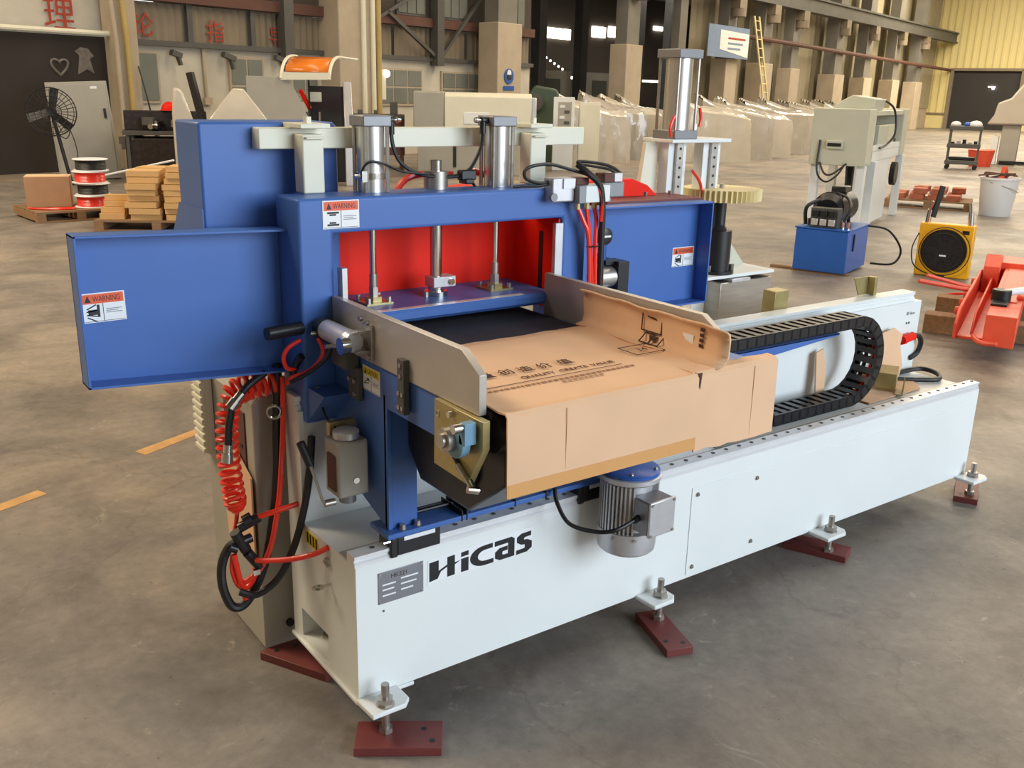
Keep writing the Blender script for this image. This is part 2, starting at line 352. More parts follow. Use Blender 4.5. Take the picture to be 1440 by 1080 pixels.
for x, z in ((1.196, 0.392), (1.196, 0.138), (1.478, 0.386), (1.478, 0.154)):
    hexbolt(MB().cyl((x, -0.0025, z), (x, -0.005, z), 0.008, 14), (x, -0.005, z), (0,-1,0), 0.005, 0.004).build('screw', chrome, base)
hexbolt(MB(), (0.075, -0.0, 0.335), (0,-1,0), 0.003, 0.002).build('screw', steeldark, base)
# nameplate
npl = MB().box(0.060, 0.191, -0.002, 0, 0.356, 0.444).build('nameplate', nameplate_m, base, 0.001)
FN = frame((0.060, -0.002, 0.356), (1,0,0), (0,0,1))
lettering('lettering', 'HK221', 0.017, FN @ Matrix.Translation((0.036, 0.066, 0)), ink, npl)
t = MB()
for i, (a, bb, c) in enumerate(((.012,.05,.050), (.065,.115,.056), (.012,.045,.036), (.065,.11,.040), (.012,.05,.020), (.065,.10,.024))): t.box(a, bb, c, c+.004, 0, .0006)
t.xform(FN).build('engraved_lines', stk_white, npl, smooth=False)
for x in (0.065, 0.186):
    for z in (0.361, 0.439): MB().cyl((x, -0.002, z), (x, -0.004, z), 0.003, 10).build('rivet', chrome, npl)
# brand lettering on the base
lg = MB().prism([(0.203, 0.366), (0.232, 0.372), (0.54, 0.380), (0.545, 0.450), (0.205, 0.440)], 'y', -0.0012, 0).build('logo_decal', stk_white, base, smooth=False)
def lx(u): return 0.209 + u*0.331
def lz(v): return 0.376 + v*0.060
def glyph(polys):
    m_ = MB()
    for p in polys: m_.prism([(lx(a), lz(b_)) for a, b_ in p], 'y', -0.0020, -0.0010)
    m_.build('logo_letter', ink, lg, smooth=False)
def arcpts(cx, cy, rx, ry, a0, a1, n=8): return [(cx + rx*cos(rad(a0 + (a1-a0)*k/n)), cy + ry*sin(rad(a0 + (a1-a0)*k/n))) for k in range(n+1)]
glyph([[(0,0),(.075,.06),(.105,.36),(.165,.50),(.165,.0),(.235,.02),(.235,.50),(.285,.62),(.235,.60),(.235,.97),(.165,.95),(.165,.60),(.085,.42),(.085,.93),(0,.91)]])
glyph([[(.295,.02),(.365,.02),(.365,.68),(.295,.66)]]); glyph([[(.295,.76),(.365,.78),(.365,.99),(.295,.97)]])
o_ = arcpts(.52, .50, .14, .49, 90, 270, 12); i_ = arcpts(.53, .50, .075, .27, 270, 90, 12)
glyph([[(.60,1.0)] + o_ + [(.61,.02),(.61,.23)] + i_ + [(.60,.78)]])
glyph([[(.62,1.0),(.79,1.02),(.82,.90),(.82,.03),(.67,.02),(.625,.16),(.625,.46),(.67,.62),(.75,.64),(.75,.44),(.70,.42),(.695,.30),(.71,.24),(.755,.24),(.755,.78),(.62,.76)]])
glyph([[(.99,1.04),(.89,1.02),(.845,.88),(.845,.62),(.89,.46),(.925,.44),(.93,.30),(.92,.25),(.84,.23),(.84,.02),(.95,.04),(1.0,.20),(1.0,.52),(.955,.66),(.92,.68),(.915,.76),(.93,.80),(.99,.82)]])
# end-face fittings
m = MB(); m.cyl((0, 0.148, 0.365), (-0.02, 0.148, 0.365), 0.004, 10); m.ring((-0.034, 0.148, 0.365), (0, 0.2, 1), 0.013, 0.004, 18); m.build('eye_bolt', chrome, base)
MB().box(-0.001, 0, 0.215, 0.295, 0.425, 0.465).build('warning_tag', stk_yellow, base, smooth=False)
t = MB()
for k in range(4): t.box(-0.0016, -0.001, 0.222 + 0.018*k, 0.232 + 0.018*k, 0.430, 0.460)
t.build('tag_print', ink, base, smooth=False)
m = MB(); m.ring((-0.008, 0.155, 0.425), (1, 0, 0.3), 0.010, 0.0025, 14); m.cyl((0, 0.155, 0.437), (-0.01, 0.155, 0.437), 0.004, 8); m.build('cable_tie_mount', steel, base)
# rails
fr = MB().prism([(0.0,0.475),(0.0,0.485),(0.004,0.489),(0.004,0.493),(0.0,0.497),(0.0,0.505),(0.042,0.505),(0.042,0.475)], 'x', -0.002, 2.83).build('front_rail', railwhite, mc)
st = MB().box(0.004, 2.83, 0.050, 0.098, 0.475, 0.478).build('rail_strip', plate_steel, mc)
hole = MB().cyl((0,0,0), (0,0,0.0025), 0.0065, 10).build('rail_screw', steeldark, fr); hole.location = (0.06, 0.026, 0.5045)
for k in range(1, 46):
    c = hole.copy(); COL.objects.link(c); c.location = (0.06 + k*0.0612, 0.026, 0.5045)
rr = MB().prism([(0.322,0.79),(0.322,0.802),(0.328,0.806),(0.328,0.812),(0.322,0.816),(0.322,0.828),(0.385,0.828),(0.385,0.79)], 'x', -0.002, 2.80).build('rear_rail', white, mc)
for z in (0.79+0.012, 0.79+0.028): hexbolt(MB(), (2.80, 0.34, z), (1,0,0), 0.005, 0.004).build('screw', steeldark, rr)
# rear panel print
lettering('lettering', '■ Hicas', 0.018, frame((2.735, 0.309, 0.735), (1,0,0), (0,0,1)), greyink, base)
for x in (2.745, 2.762): MB().cyl((x, 0.310, 0.70), (x, 0.308, 0.70), 0.005, 10).build('screw', steeldark, base)

# ---- carriage on the front rail
car = MB().box(0.085, 0.98, -0.012, 0.085, 0.532, 0.546).build('carriage_plate', blue, mc, 0.002)
for x0 in (0.115, 0.72):
    bl = MB().box(x0, x0+0.125, -0.006, 0.056, 0.480, 0.530).build('rail_block', blackp, car, 0.003)
    MB().box(x0+0.018, x0+0.108, -0.0075, -0.006, 0.518, 0.529).build('block_label', stk_white, bl, smooth=False)
    MB().box(x0-0.020, x0, -0.008, 0.058, 0.478, 0.531).build('end_seal', black, bl, 0.003)
hexbolt(MB(), (0.095, -0.004, 0.524), (-1,0,0), 0.004, 0.02).build('grease_nipple', chrome, car)
for x in (0.135, 0.178):
    hexbolt(MB().cyl((x, 0.004, 0.546), (x, 0.004, 0.549), 0.010, 14), (x, 0.004, 0.549), (0,0,1), 0.008, 0.010).build('bolt', steel, car)
# carriage upright and side plates
MB().box(0.10, 0.186, 0.018, 0.03, 0.546, 0.90).build('post', blue, mc, 0.002)
side = [(0.012,0.546),(0.175,0.60),(0.44,0.735),(0.44,0.965),(-0.34,0.965),(-0.34,0.867),(0.012,0.867)]
sp = MB().prism(side, 'x', 0.100, 0.112).build('side_plate', blue, mc, 0.0015)
MB().prism(side, 'x', 0.772, 0.784).build('side_plate', blue, mc, 0.0015)
sticker(sp, (0.0995, 0.132, 0.888), (0,-1,0), (0,-0.03,1), 0.09, 0.062, 'y', 'CAUTION', 'arrow', 'caution_sticker')
MB().box(0.11, 0.78, -0.33, 0.44, 0.90, 0.955).build('conveyor_bed', blue, mc)
MB().box(0.118, 0.766, -0.40, 0.50, 0.955, 0.972).build('conveyor_belt', belt, mc, 0.004)
rl = MB().cyl((0.122, -0.395, 0.928), (0.762, -0.395, 0.928), 0.044, 28).build('front_roller', black, mc)
MB().cyl((0.03, -0.352, 0.918), (0.12, -0.352, 0.918), 0.012, 16).build('roller_shaft', steel, rl)
# drive under the conveyor
dv = MB().prism([(0.02,0.90),(0.02,0.76),(-0.04,0.69),(-0.26,0.69),(-0.40,0.80),(-0.40,0.90)], 'x', 0.16, 0.40).build('drive_housing', blackp, mc, 0.006)
MB().cyl((0.15, -0.24, 0.80), (0.16, -0.24, 0.80), 0.060, 24).build('drive_pulley', black, dv)
MB().cyl((0.40, -0.14, 0.79), (0.62, -0.14, 0.79), 0.075, 24).build('drive_motor', black, dv)
# steel fences on both sides of the belt
fence = [(0.285,0.967),(-0.392,0.967),(-0.392,1.053),(-0.325,1.093),(0.285,1.093)]
fl = MB().prism(fence, 'x', 0.094, 0.113).build('side_fence', plate_steel, mc, 0.0012)
fr_ = MB().prism([(y-0.02 if y < 0 else y, z) for y, z in fence], 'x', 0.776, 0.794).build('side_fence', plate_steel, mc, 0.0012)
MB().box(0.113, 0.128, 0.262, 0.29, 0.98, 1.165).build('guard_edge', alu, mc, 0.001)
MB().box(0.812, 0.840, 0.285, 0.30, 0.985, 1.235).build('guard_edge', alu, mc, 0.001)
stp = MB().box(0.079, 0.094, -0.108, -0.078, 0.888, 1.018).build('fence_strap', steeldark, mc, 0.001)
for z in (1.004, 0.978, 0.936, 0.903):
    for y in ((-0.093,) if z > 0.95 else (-0.101, -0.085)): MB().cyl((0.079, y, z), (0.0765, y, z), 0.0055, 12).build('socket_screw', steel, stp)
# bearing plate (yellow zinc) with pillow bearing
gp = MB().prism([(-0.238,0.966),(-0.425,0.966),(-0.425,0.905),(-0.370,0.812),(-0.236,0.816)], 'x', 0.082, 0.100).build('bearing_plate', zinc, mc, 0.001)
for y, z in ((-0.252, 0.935), (-0.252, 0.872)): MB().ring((0.082, y, z), (1,0,0), 0.006, 0.0016, 14).build('screw', steel, gp)
bf = MB().prism([(-0.366 + 0.034*cos(t), 0.912 + 0.034*sin(t)) for t in [k*pi/14 for k in range(28)]], 'x', 0.050, 0.070)
bf.prism([(-0.385, 0.915), (-0.408, 0.915), (-0.408, 0.962), (-0.388, 0.962)], 'x', 0.050, 0.078)
bf.build('flange_bearing', lightblue, gp, 0.001)
m = MB(); m.cyl((0.034, -0.350, 0.914), (0.082, -0.350, 0.914), 0.026, 20); m.cyl((0.026, -0.350, 0.914), (0.036, -0.350, 0.914), 0.016, 20); m.build('bearing_sleeve', steel, gp)
MB().cyl((0.030, -0.395, 0.952), (0.055, -0.395, 0.952), 0.010, 16).build('cap_screw', chrome, gp)
m = MB(); m.cyl((0.078, -0.312, 0.952), (0.070, -0.312, 0.952), 0.007, 12); m.cyl((0.072, -0.333, 0.868), (0.062, -0.318, 0.878), 0.006, 10); m.build('grease_fitting', chrome, gp)
MB().beam((0.080, -0.318, 0.868), (0.080, -0.393, 0.815), 0.006, 0.014, (1,0,0)).build('adjusting_slot', ink, gp)
m = MB(); m.cyl((0.074, -0.345, 0.850), (0.074, -0.405, 0.815), 0.006, 10); m.cyl((0.062, -0.402, 0.818), (0.085, -0.408, 0.812), 0.0085, 12); m.build('tension_screw', chrome, gp)

# ---- gantry
gx0, gx1, gy0, gy1 = 0.013, 0.932, 0.29, 0.43
gy = MB()
gy.prism([(gx0,0.76),(0.105,0.76),(0.105,1.25),(0.842,1.25),(0.842,0.86),(gx1,0.86),(gx1,1.338),(gx0,1.338)], 'y', gy0, gy1)
gan = gy.build('gantry', blue, mc, 0.008, seg=3)
sticker(gan, (0.078, gy0-0.0005, 1.262), (1,0,0.0), (0,0,1), 0.10, 0.070, 'o', 'WARNING', 'plates')
MB().prism([(0.30,0.76),(0.30,0.86),(0.19,0.86)], 'x', 0.02, 0.10).build('foot_gusset', blue, mc)
m = MB().box(0.02, 0.10, 0.35, 0.42, 0.735, 0.76); m.build('rear_block', blackp, mc, 0.004)
# press plate, cylinders, guide rod
pp = MB().prism([(0.285,1.000),(0.273,1.010),(0.273,1.028),(0.279,1.036),(0.52,1.036),(0.52,1.000)], 'x', 0.165, 0.800).build('press_plate', blue, mc, 0.0)
MB().prism([(0.279,1.0362),(0.285,1.0362),(0.300,1.0362),(0.300,1.037),(0.279,1.037)], 'x', 0.165, 0.70).build('edge_highlight', railwhite, pp, 0)  # pale strip stands in for the highlight along the plate's front edge
CYL = [(0.272, 0.40), (0.676, 0.40)]
for i, (cx, cy) in enumerate(CYL):
    m = MB(); m.cyl((cx, cy, 1.338), (cx, cy, 1.508), 0.036, 28)
    cb = m.build('clamp_cylinder', alutube, mc)
    for dx in (-1, 1):
        for dy in (-1, 1): MB().cyl((cx+dx*0.032, cy+dy*0.032, 1.338), (cx+dx*0.032, cy+dy*0.032, 1.508), 0.0055, 8).build('tie_rod', steel, cb)
    MB().box(cx-0.041, cx+0.041, cy-0.041, cy+0.041, 1.506, 1.534).build('end_cap', capgrey, cb, 0.003)
    MB().cyl((cx, cy, 1.05), (cx, cy, 1.26), 0.0095, 16).build('piston_rod', chrome, cb)
    m = MB(); m.cyl((cx, cy, 1.075), (cx, cy, 1.115), 0.011, 14); m.cyl((cx, cy, 1.052), (cx, cy, 1.08), 0.014, 6); m.build('rod_nut', steel, cb)
    fl_ = MB(); fl_.cyl((cx, cy, 1.036), (cx, cy, 1.054), 0.026, 6); fl_.box(cx-0.04, cx+0.04, cy-0.04, cy+0.04, 1.036, 1.041); fl_ = fl_.build('rod_flange', zinc, cb)
    for dx in (-1, 1):
        for dy in (-1, 1): hexbolt(MB(), (cx+dx*0.031, cy+dy*0.031, 1.041), (0,0,1), 0.0065, 0.014).build('bolt', steel, fl_)
    s = 1 if i == 0 else -1
    m = MB(); m.cyl((cx+s*0.041, cy-0.01, 1.522), (cx+s*0.062, cy-0.01, 1.522), 0.010, 12); m.cyl((cx+s*0.056, cy-0.01, 1.528), (cx+s*0.056, cy-0.01, 1.485), 0.009, 12); ft = m.build('elbow_fitting', blackp, cb)
    m = MB(); m.cyl((cx+s*0.06, cy-0.01, 1.522), (cx+s*0.085, cy-0.01, 1.522), 0.005, 10); m.cyl((cx+s*0.074, cy-0.01, 1.522), (cx+s*0.082, cy-0.01, 1.522), 0.008, 10); m.build('needle_screw', chrome, ft)
m = MB(); m.lathe([(0.037,1.372),(0.041,1.372),(0.041,1.388),(0.037,1.388)], (0.272,0.40,0), 'z', 28); m.box(0.225, 0.240, 0.36, 0.372, 1.366, 1.394); m.cyl((0.222,0.366,1.380),(0.205,0.366,1.380),0.006,8); m.build('sensor_clamp', chrome, mc)
gx = 0.472
gd = MB().cyl((gx, 0.40, 1.04), (gx, 0.40, 1.415), 0.017, 24).build('guide_rod', chrome, mc)
MB().cyl((gx, 0.40, 1.338), (gx, 0.40, 1.386), 0.034, 24).build('guide_bush', steel, gd)
m = MB(); m.cyl((gx, 0.40, 1.036), (gx, 0.40, 1.050), 0.034, 24); m.cyl((gx, 0.40, 1.05), (gx, 0.40, 1.062), 0.022, 24); m.build('rod_foot', chrome, gd)
cl = MB().box(gx-0.022, gx+0.052, 0.375, 0.425, 1.062, 1.092).build('split_collar', alu, gd, 0.002)
MB().cyl((gx+0.036, 0.375, 1.077), (gx+0.036, 0.368, 1.077), 0.009, 14).build('collar_screw', chrome, cl)
hexbolt(MB(), (gx-0.036, 0.395, 1.036), (0,0,1), 0.007, 0.014).build('bolt', steel, gd)
# white rack above the gantry
for px in (0.109, 0.826):
    p_ = MB().box(px-0.029, px+0.030, 0.40, 0.455, 1.338, 1.486).build('rack_post', cream, mc, 0.004)
    MB().box(px-0.036, px+0.046, 0.392, 0.53, 1.50, 1.512).build('clamp_plate', cream, p_, 0.002)
    MB().box(px-0.022, px+0.028, 0.388, 0.40, 1.474, 1.480).build('weld_seam', cream, p_, 0.002)
    hexbolt(MB(), (px, 0.43, 1.512), (0,0,1), 0.011, 0.016).build('rack_bolt', cream, p_)
MB().box(-0.012, 1.045, 0.455, 0.505, 1.447, 1.500).build('rack_beam', cream, mc, 0.003)
# red hood behind the gantry
hd = MB().box(0.105, 0.842, 0.52, 0.53, 0.97, 1.30).build('hood_back', red, mc)
MB().box(0.8322, 0.8345, 0.375, 0.392, 1.00, 1.20).build('hood_slot', ink, mc)
MB().box(0.8345, 0.8405, 0.302, 0.519, 0.97, 1.245).build('hood_side', red, mc)
MB().box(0.100, 0.108, 0.432, 0.52, 0.97, 1.26).build('hood_side', red, mc)
m = MB().prism([(1.00,1.18),(1.02,1.28),(1.08,1.315),(1.40,1.318),(1.47,1.295),(1.55,1.235),(1.56,1.18)], 'y', 0.60, 0.74); m.build('saw_guard', red, mc, 0.004)
m = MB().prism([(0.50,1.25),(0.56,1.315),(0.70,1.325),(0.78,1.25)], 'y', 0.54, 0.62); m.build('saw_guard', red, mc, 0.006)
# wings
def wing(x0, x1, zt0, zt1, zb0, zb1, y0, y1, name):
    back = MB().prism([(x0,zb0),(x1,zb1),(x1,zt1),(x0,zt0)], 'y', y1-0.006, y1).build(name, blue, mc)
    MB().prism([(x0,zt0),(x1,zt1),(x1,zt1-0.006),(x0,zt0-0.006)], 'y', y0, y1).build('top_flange', blue, back, 0.001)
    MB().prism([(x0,zb0),(x1,zb1),(x1,zb1+0.006),(x0,zb0+0.006)], 'y', y0, y1).build('bottom_flange', blue, back, 0.001)
    return back
wl = wing(-0.488, 0.012, 1.272, 1.258, 0.916, 0.886, 0.36, 0.425, 'wing_panel')
MB().prism([(-0.488,0.916),(-0.482,0.916),(-0.482,1.272),(-0.488,1.272)], 'y', 0.36, 0.425).build('end_flange', blue, wl, 0.001)
sticker(wl, (-0.476, 0.4186, 1.060), (1,0,0.012), (0,0,1), 0.100, 0.070, 'o', 'WARNING', 'hand')
wr = wing(0.932, 1.60, 1.256, 1.252, 0.90, 0.895, 0.40, 0.47, 'wing_panel')
MB().box(1.594, 1.60, 0.40, 0.47, 0.895, 1.252).build('end_flange', blue, wr, 0.001)
sticker(wr, (1.478, 0.4636, 1.022), (1,0,0), (0,0,1), 0.105, 0.068, 'o', 'WARNING', 'hand')
MB().prism([(1.17,1.252),(1.62,1.25),(1.62,1.258),(1.17,1.262)], 'y', 0.47, 0.66).build('table_plate', maroon, mc)
for x in (1.20, 1.46, 1.58): hexbolt(MB(), (x, 0.60 if x > 1.3 else 0.50, 1.258), (0,0,1), 0.008, 0.014).build('bolt', chrome, mc)
# tall blue cover behind the left wing
MB().prism([(-0.148,0.90),(0.225,0.90),(0.225,1.500),(0.213,1.512),(-0.148,1.512)], 'y', 0.50, 0.686).build('motor_cover', blue, mc, 0.006)
MB().prism([(0.50,1.21),(0.76,1.21),(0.686,1.30),(0.50,1.30)], 'x', -0.1515, -0.1485).build('cover_gusset', blue, mc)

# ---- left side: stop cylinder, knob, brackets
hc = MB(); hc.cyl((0.055, 0.235, 1.020), (0.055, 0.105, 1.020), 0.026, 24); hc.cyl((0.055, 0.105, 1.020), (0.055, 0.085, 1.020), 0.028, 24, 0.024); hc = hc.build('stop_cylinder', alu, mc)
MB().cyl((0.055, 0.262, 1.020), (0.055, 0.235, 1.020), 0.028, 24).build('cylinder_end', black, hc)
MB().cyl((0.042, 0.092, 1.014), (0.020, 0.092, 1.014), 0.021, 20).build('pivot_pin', chrome, hc)
for z in (1.042, 0.992):
    MB().box(0.055, 0.092, 0.070, 0.092, z, z+0.008).build('clevis_ear', steel, hc, 0.001)
MB().box(0.086, 0.094, 0.058, 0.110, 0.975, 1.062).build('clevis_plate', steel, hc, 0.001)
for y, z in ((0.105, 1.072), (0.072, 1.068), (0.066, 0.984)): MB().cyl((0.086, y, z), (0.078, y, z), 0.0075, 12).build('socket_screw', steel, hc)
for p in ((0.020, 0.245, 1.012), (0.022, 0.165, 0.996)): MB().cyl((p[0]+0.02, p[1], p[2]), (p[0]-0.006, p[1], p[2]), 0.006, 10).build('air_fitting', chrome, hc)
m = MB(); m.box(0.060, 0.096, 0.145, 0.225, 0.935, 0.978); m.box(0.084, 0.097, 0.130, 0.185, 0.855, 0.94); lb = m.build('stop_bracket', steeldark, mc, 0.002)
for y, z in ((0.172, 0.905), (0.144, 0.905), (0.144, 0.872)): MB().cyl((0.084, y, z), (0.078, y, z), 0.006, 12).build('socket_screw', steel, lb)
kn = MB().cyl((-0.088, 0.275, 1.018), (0.012, 0.292, 1.018), 0.0165, 20).build('plunger_handle', blackp, mc, 0.002)
MB().box(0.034, 0.046, 0.27, 0.288, 0.845, 0.862).build('sensor', capgrey, mc, 0.001)
# ---- hand oil pump
pb = MB().box(0.004, 0.086, 0.085, 0.165, 0.625, 0.770).build('oil_pump', greyp, mc, 0.006)
MB().lathe([(0.030,0.770),(0.033,0.772),(0.033,0.788),(0.026,0.792)], (0.045,0.125,0), 'z', 24).build('filler_cap', alu, pb)
MB().cyl((0.045, 0.125, 0.625), (0.045, 0.125, 0.600), 0.022, 20).build('pump_foot', capgrey, pb)
MB().box(-0.0, 0.005, 0.100, 0.145, 0.640, 0.735).build('sight_glass', brownboard, pb, 0.002)
MB().cyl((0.050, 0.085, 0.668), (0.050, 0.081, 0.668), 0.008, 14).build('screw', chrome, pb)
m = MB(); m.cyl((0.0,0.105,0.615),(-0.028,0.105,0.615),0.009,12); m.tube([(-0.02,0.105,0.615),(-0.032,0.105,0.625),(-0.045,0.108,0.675),(-0.058,0.112,0.722)], 0.004, 8, 5); lv = m.build('pump_lever', steel, pb)
MB().cyl((-0.058,0.112,0.722), (-0.078,0.118,0.782), 0.011, 14).build('lever_grip', black, lv)
m = MB(); m.box(0.02, 0.09, 0.165, 0.185, 0.70, 0.80); m.build('pump_bracket', zinc, mc, 0.002)
MB().tube([(0.038,0.275,0.85),(0.036,0.24,0.82),(0.030,0.20,0.80),(0.035,0.16,0.785)], 0.003, 6).build('oil_line', black, mc)
# ---- motor hanging in front of the base
MX, MY = 0.80, -0.105
mo = MB(); mo.cyl((MX,MY,0.43), (MX,MY,0.578), 0.066, 32); mo = mo.build('motor', alu, mc)
fin = MB().box(-0.0025, 0.0025, 0.0, 0.019, 0.0, 0.142).build('cooling_fin', alu, mo); first = True
for k in range(44):
    a = 2*pi*k/44
    da = (a - rad(-88)) % (2*pi)
    if da < 0.50 or da > 2*pi - 0.50: continue
    f_ = fin if first else fin.copy()
    if not first: COL.objects.link(f_)
    first = False
    f_.location = (MX + 0.064*cos(a), MY + 0.064*sin(a), 0.434); f_.rotation_euler = (0, 0, a - pi/2)
MB().lathe([(0.076,0.365),(0.082,0.371),(0.084,0.392),(0.084,0.432),(0.080,0.434)], (MX,MY,0), 'z', 40).build('fan_cover', alu, mo)
for a in (-160, -118, -20): MB().cyl((MX+0.083*cos(rad(a)), MY+0.083*sin(rad(a)), 0.42), (MX+0.088*cos(rad(a)), MY+0.088*sin(rad(a)), 0.42), 0.005, 10).build('screw', steel, mo)
MB().lathe([(0.084,0.578),(0.088,0.582),(0.088,0.594),(0.084,0.596)], (MX,MY,0), 'z', 40).build('end_shield', alu, mo)
MB().lathe([(0.080,0.596),(0.083,0.598),(0.083,0.606),(0.080,0.608)], (MX,MY,0), 'z', 40).build('mounting_flange', motorblue, mo)
for a in (-130, -50, 20): MB().sphere((MX+0.07*cos(rad(a)), MY+0.07*sin(rad(a)), 0.609), 0.006, 10, 6).build('bolt', steel, mo)
tb = MB(); tb.rbox((0.094,0,0.502), (0.062,0.094,0.098)); tb.xform(Matrix.Translation((MX,MY,0)) @ Matrix.Rotation(rad(-88), 4, 'Z')); tb = tb.build('terminal_box', capgrey, mo, 0.004)
tl = MB(); tl.rbox((0.128,0,0.502), (0.008,0.098,0.104)); tl.xform(Matrix.Translation((MX,MY,0)) @ Matrix.Rotation(rad(-88), 4, 'Z')); tl = tl.build('box_lid', alu, tb, 0.003)
for dy in (-1, 1):
    for dz in (-1, 1):
        s_ = MB().cyl((0.132, dy*0.042, 0.502+dz*0.045), (0.135, dy*0.042, 0.502+dz*0.045), 0.0045, 10); s_.xform(Matrix.Translation((MX,MY,0)) @ Matrix.Rotation(rad(-88), 4, 'Z')).build('screw', steel, tl)
MB().box(MX-0.06, MX+0.05, -0.03, 0.06, 0.596, 0.62).build('motor_bracket', blue, mc)
m = MB(); m.tube([(0.60,-0.02,0.556),(0.585,-0.05,0.53),(0.59,-0.10,0.485),(0.64,-0.15,0.468),(0.68,-0.19,0.478),(0.745,-0.195,0.495)], 0.006, 8); m.cyl((0.738,-0.197,0.493), (0.758,-0.193,0.497), 0.009, 10); m.build('motor_cable', black, mo)
m = MB(); m.tube([(0.20,0.06,0.553),(0.34,0.05,0.556),(0.50,0.045,0.553),(0.60,0.035,0.556),(0.70,0.03,0.56)], 0.005, 8); m.tube([(0.22,0.075,0.553),(0.45,0.07,0.555),(0.60,0.05,0.56)], 0.004, 8); cbn = m.build('cable_run', black, car)
for x in (0.30, 0.315, 0.47, 0.575): MB().box(x, x+0.003, -0.014, 0.09, 0.531, 0.562).build('cable_tie', black, car)

# ---- cable chain
CH = thing  # links are children of the chain carrier
cy0, cy1 = 0.135, 0.235
tray = MB().prism([(0.93,0.788),(2.02,0.788),(2.02,0.780),(1.50,0.742),(0.93,0.72)], 'y', 0.125, 0.131)
tray.box(0.93, 2.02, 0.125, 0.245, 0.782, 0.788); tray = tray.build('chain_tray', blue, mc, 0.001)
MB().box(2.10, 2.215, 0.285, 0.309, 0.742, 0.80).build('stop_block', blue, mc, 0.002)
R_ = 0.155; zc = 0.478 + 0.022 + R_; xc = 2.155; pitch = 0.046
path = []; x = 1.00
while x < xc: path.append((x, zc + R_, 0.0)); x += pitch
n_arc = int(pi*R_/pitch)
for k in range(1, n_arc+1):
    a = pi/2 - pi*k/(n_arc+1); path.append((xc + R_*cos(a), zc + R_*sin(a), pi/2 - a))
x = xc
while x > 1.74: path.append((x, zc - R_, pi)); x -= pitch
lk = MB()
for yy in (cy0, cy1-0.010): lk.prism([(-0.028,-0.016),(-0.022,-0.021),(0.022,-0.021),(0.028,-0.016),(0.028,0.016),(0.022,0.021),(-0.022,0.021),(-0.028,0.016)], 'y', yy, yy+0.010)
lk.box(-0.012, 0.012, cy0, cy1, 0.0165, 0.0205); lk.box(-0.012, 0.012, cy0, cy1, -0.0205, -0.0165)
link0 = lk.build('chain_link', blackp, tray, 0.0)
for i, (x, z, a) in enumerate(path):
    l_ = link0 if i == 0 else link0.copy()
    if i: COL.objects.link(l_)
    l_.location = (x, 0, z); l_.rotation_euler = (0, a, 0)
inner = [(x, (cy0+cy1)/2 - 0.02, z) for x, z, a in path[::3]] + [(1.70, 0.17, 0.50), (1.62, 0.175, 0.495)]
MB().tube(inner, 0.007, 8, 4).build('air_tube', redhose, tray)
MB().tube([(p[0], p[1]+0.03, p[2]) for p in inner], 0.008, 8, 4).build('cable', black, tray)
MB().tube([(1.72,0.15,0.495),(1.62,0.13,0.492),(1.50,0.12,0.486),(1.38,0.11,0.485)], 0.009, 8).build('cable', black, tray)
MB().tube([(1.74,0.17,0.50),(1.66,0.15,0.50),(1.55,0.16,0.49)], 0.008, 8).build('air_tube', redhose, tray)
# ---- rear rail fittings
MB().prism([(2.50,0.83),(2.555,0.83),(2.575,0.905),(2.46,0.905)], 'y', 0.392, 0.397).box(2.555, 2.575, 0.36, 0.397, 0.83, 0.905).build('stop_bracket', zinc, mc, 0.001)
MB().box(1.98, 2.06, 0.40, 0.46, 0.80, 0.895).build('stop_block', zinc, mc, 0.002)

# ---- pneumatics on top right
vm = MB().box(0.772, 0.852, 0.255, 0.30, 1.300, 1.368).build('valve_manifold', alu, mc, 0.004)
MB().box(0.808, 0.850, 0.25, 0.256, 1.338, 1.366).build('valve_label', stk_white, vm, smooth=False)
MB().box(0.855, 0.972, 0.235, 0.30, 1.296, 1.345).build('valve_body', white, vm, 0.003)
MB().box(0.853, 0.880, 0.234, 0.301, 1.295, 1.346).build('valve_end', capgrey, vm, 0.002)
MB().box(0.962, 1.045, 0.255, 0.30, 1.305, 1.350).build('solenoid', capgrey, vm, 0.004)
MB().box(0.965, 1.002, 0.255, 0.30, 1.350, 1.376).build('coil_plug', brownboard, vm, 0.002)
MB().box(1.004, 1.036, 0.255, 0.30, 1.350, 1.376).build('coil_plug', alu, vm, 0.002)
MB().box(0.86, 0.91, 0.26, 0.30, 1.345, 1.366).build('coil_plug', brownboard, vm, 0.003)
for x in (0.870, 0.905, 0.935): MB().cyl((x, 0.262, 1.297), (x, 0.262, 1.276), 0.009, 6).build('brass_fitting', zinc, vm)
MB().cyl((0.775, 0.262, 1.315), (0.775, 0.25, 1.315), 0.012, 14).build('plug', capgrey, vm)
for pts, r in (([(0.797,0.28,1.363),(0.751,0.28,1.353),(0.700,0.285,1.366),(0.694,0.285,1.390),(0.724,0.28,1.403),(0.782,0.28,1.405),(0.848,0.275,1.390),(0.907,0.26,1.374)], 0.005),
               ([(0.797,0.275,1.356),(0.745,0.28,1.346),(0.690,0.285,1.347),(0.66,0.29,1.345)], 0.004),
               ([(1.049,0.28,1.372),(1.017,0.28,1.390),(0.968,0.28,1.403),(0.878,0.275,1.411),(0.896,0.27,1.389),(0.924,0.255,1.372)], 0.005),
               ([(1.03,0.28,1.372),(1.00,0.28,1.386),(0.94,0.28,1.396),(0.89,0.275,1.402)], 0.004)):
    MB().tube(pts, r, 8).build('valve_wire', black, vm)
MB().tube([(0.870,0.27,1.405),(0.895,0.245,1.378),(0.930,0.235,1.345),(0.944,0.235,1.282),(0.951,0.240,1.176),(0.958,0.245,1.02)], 0.0095, 10).build('cable_loom', black, vm)
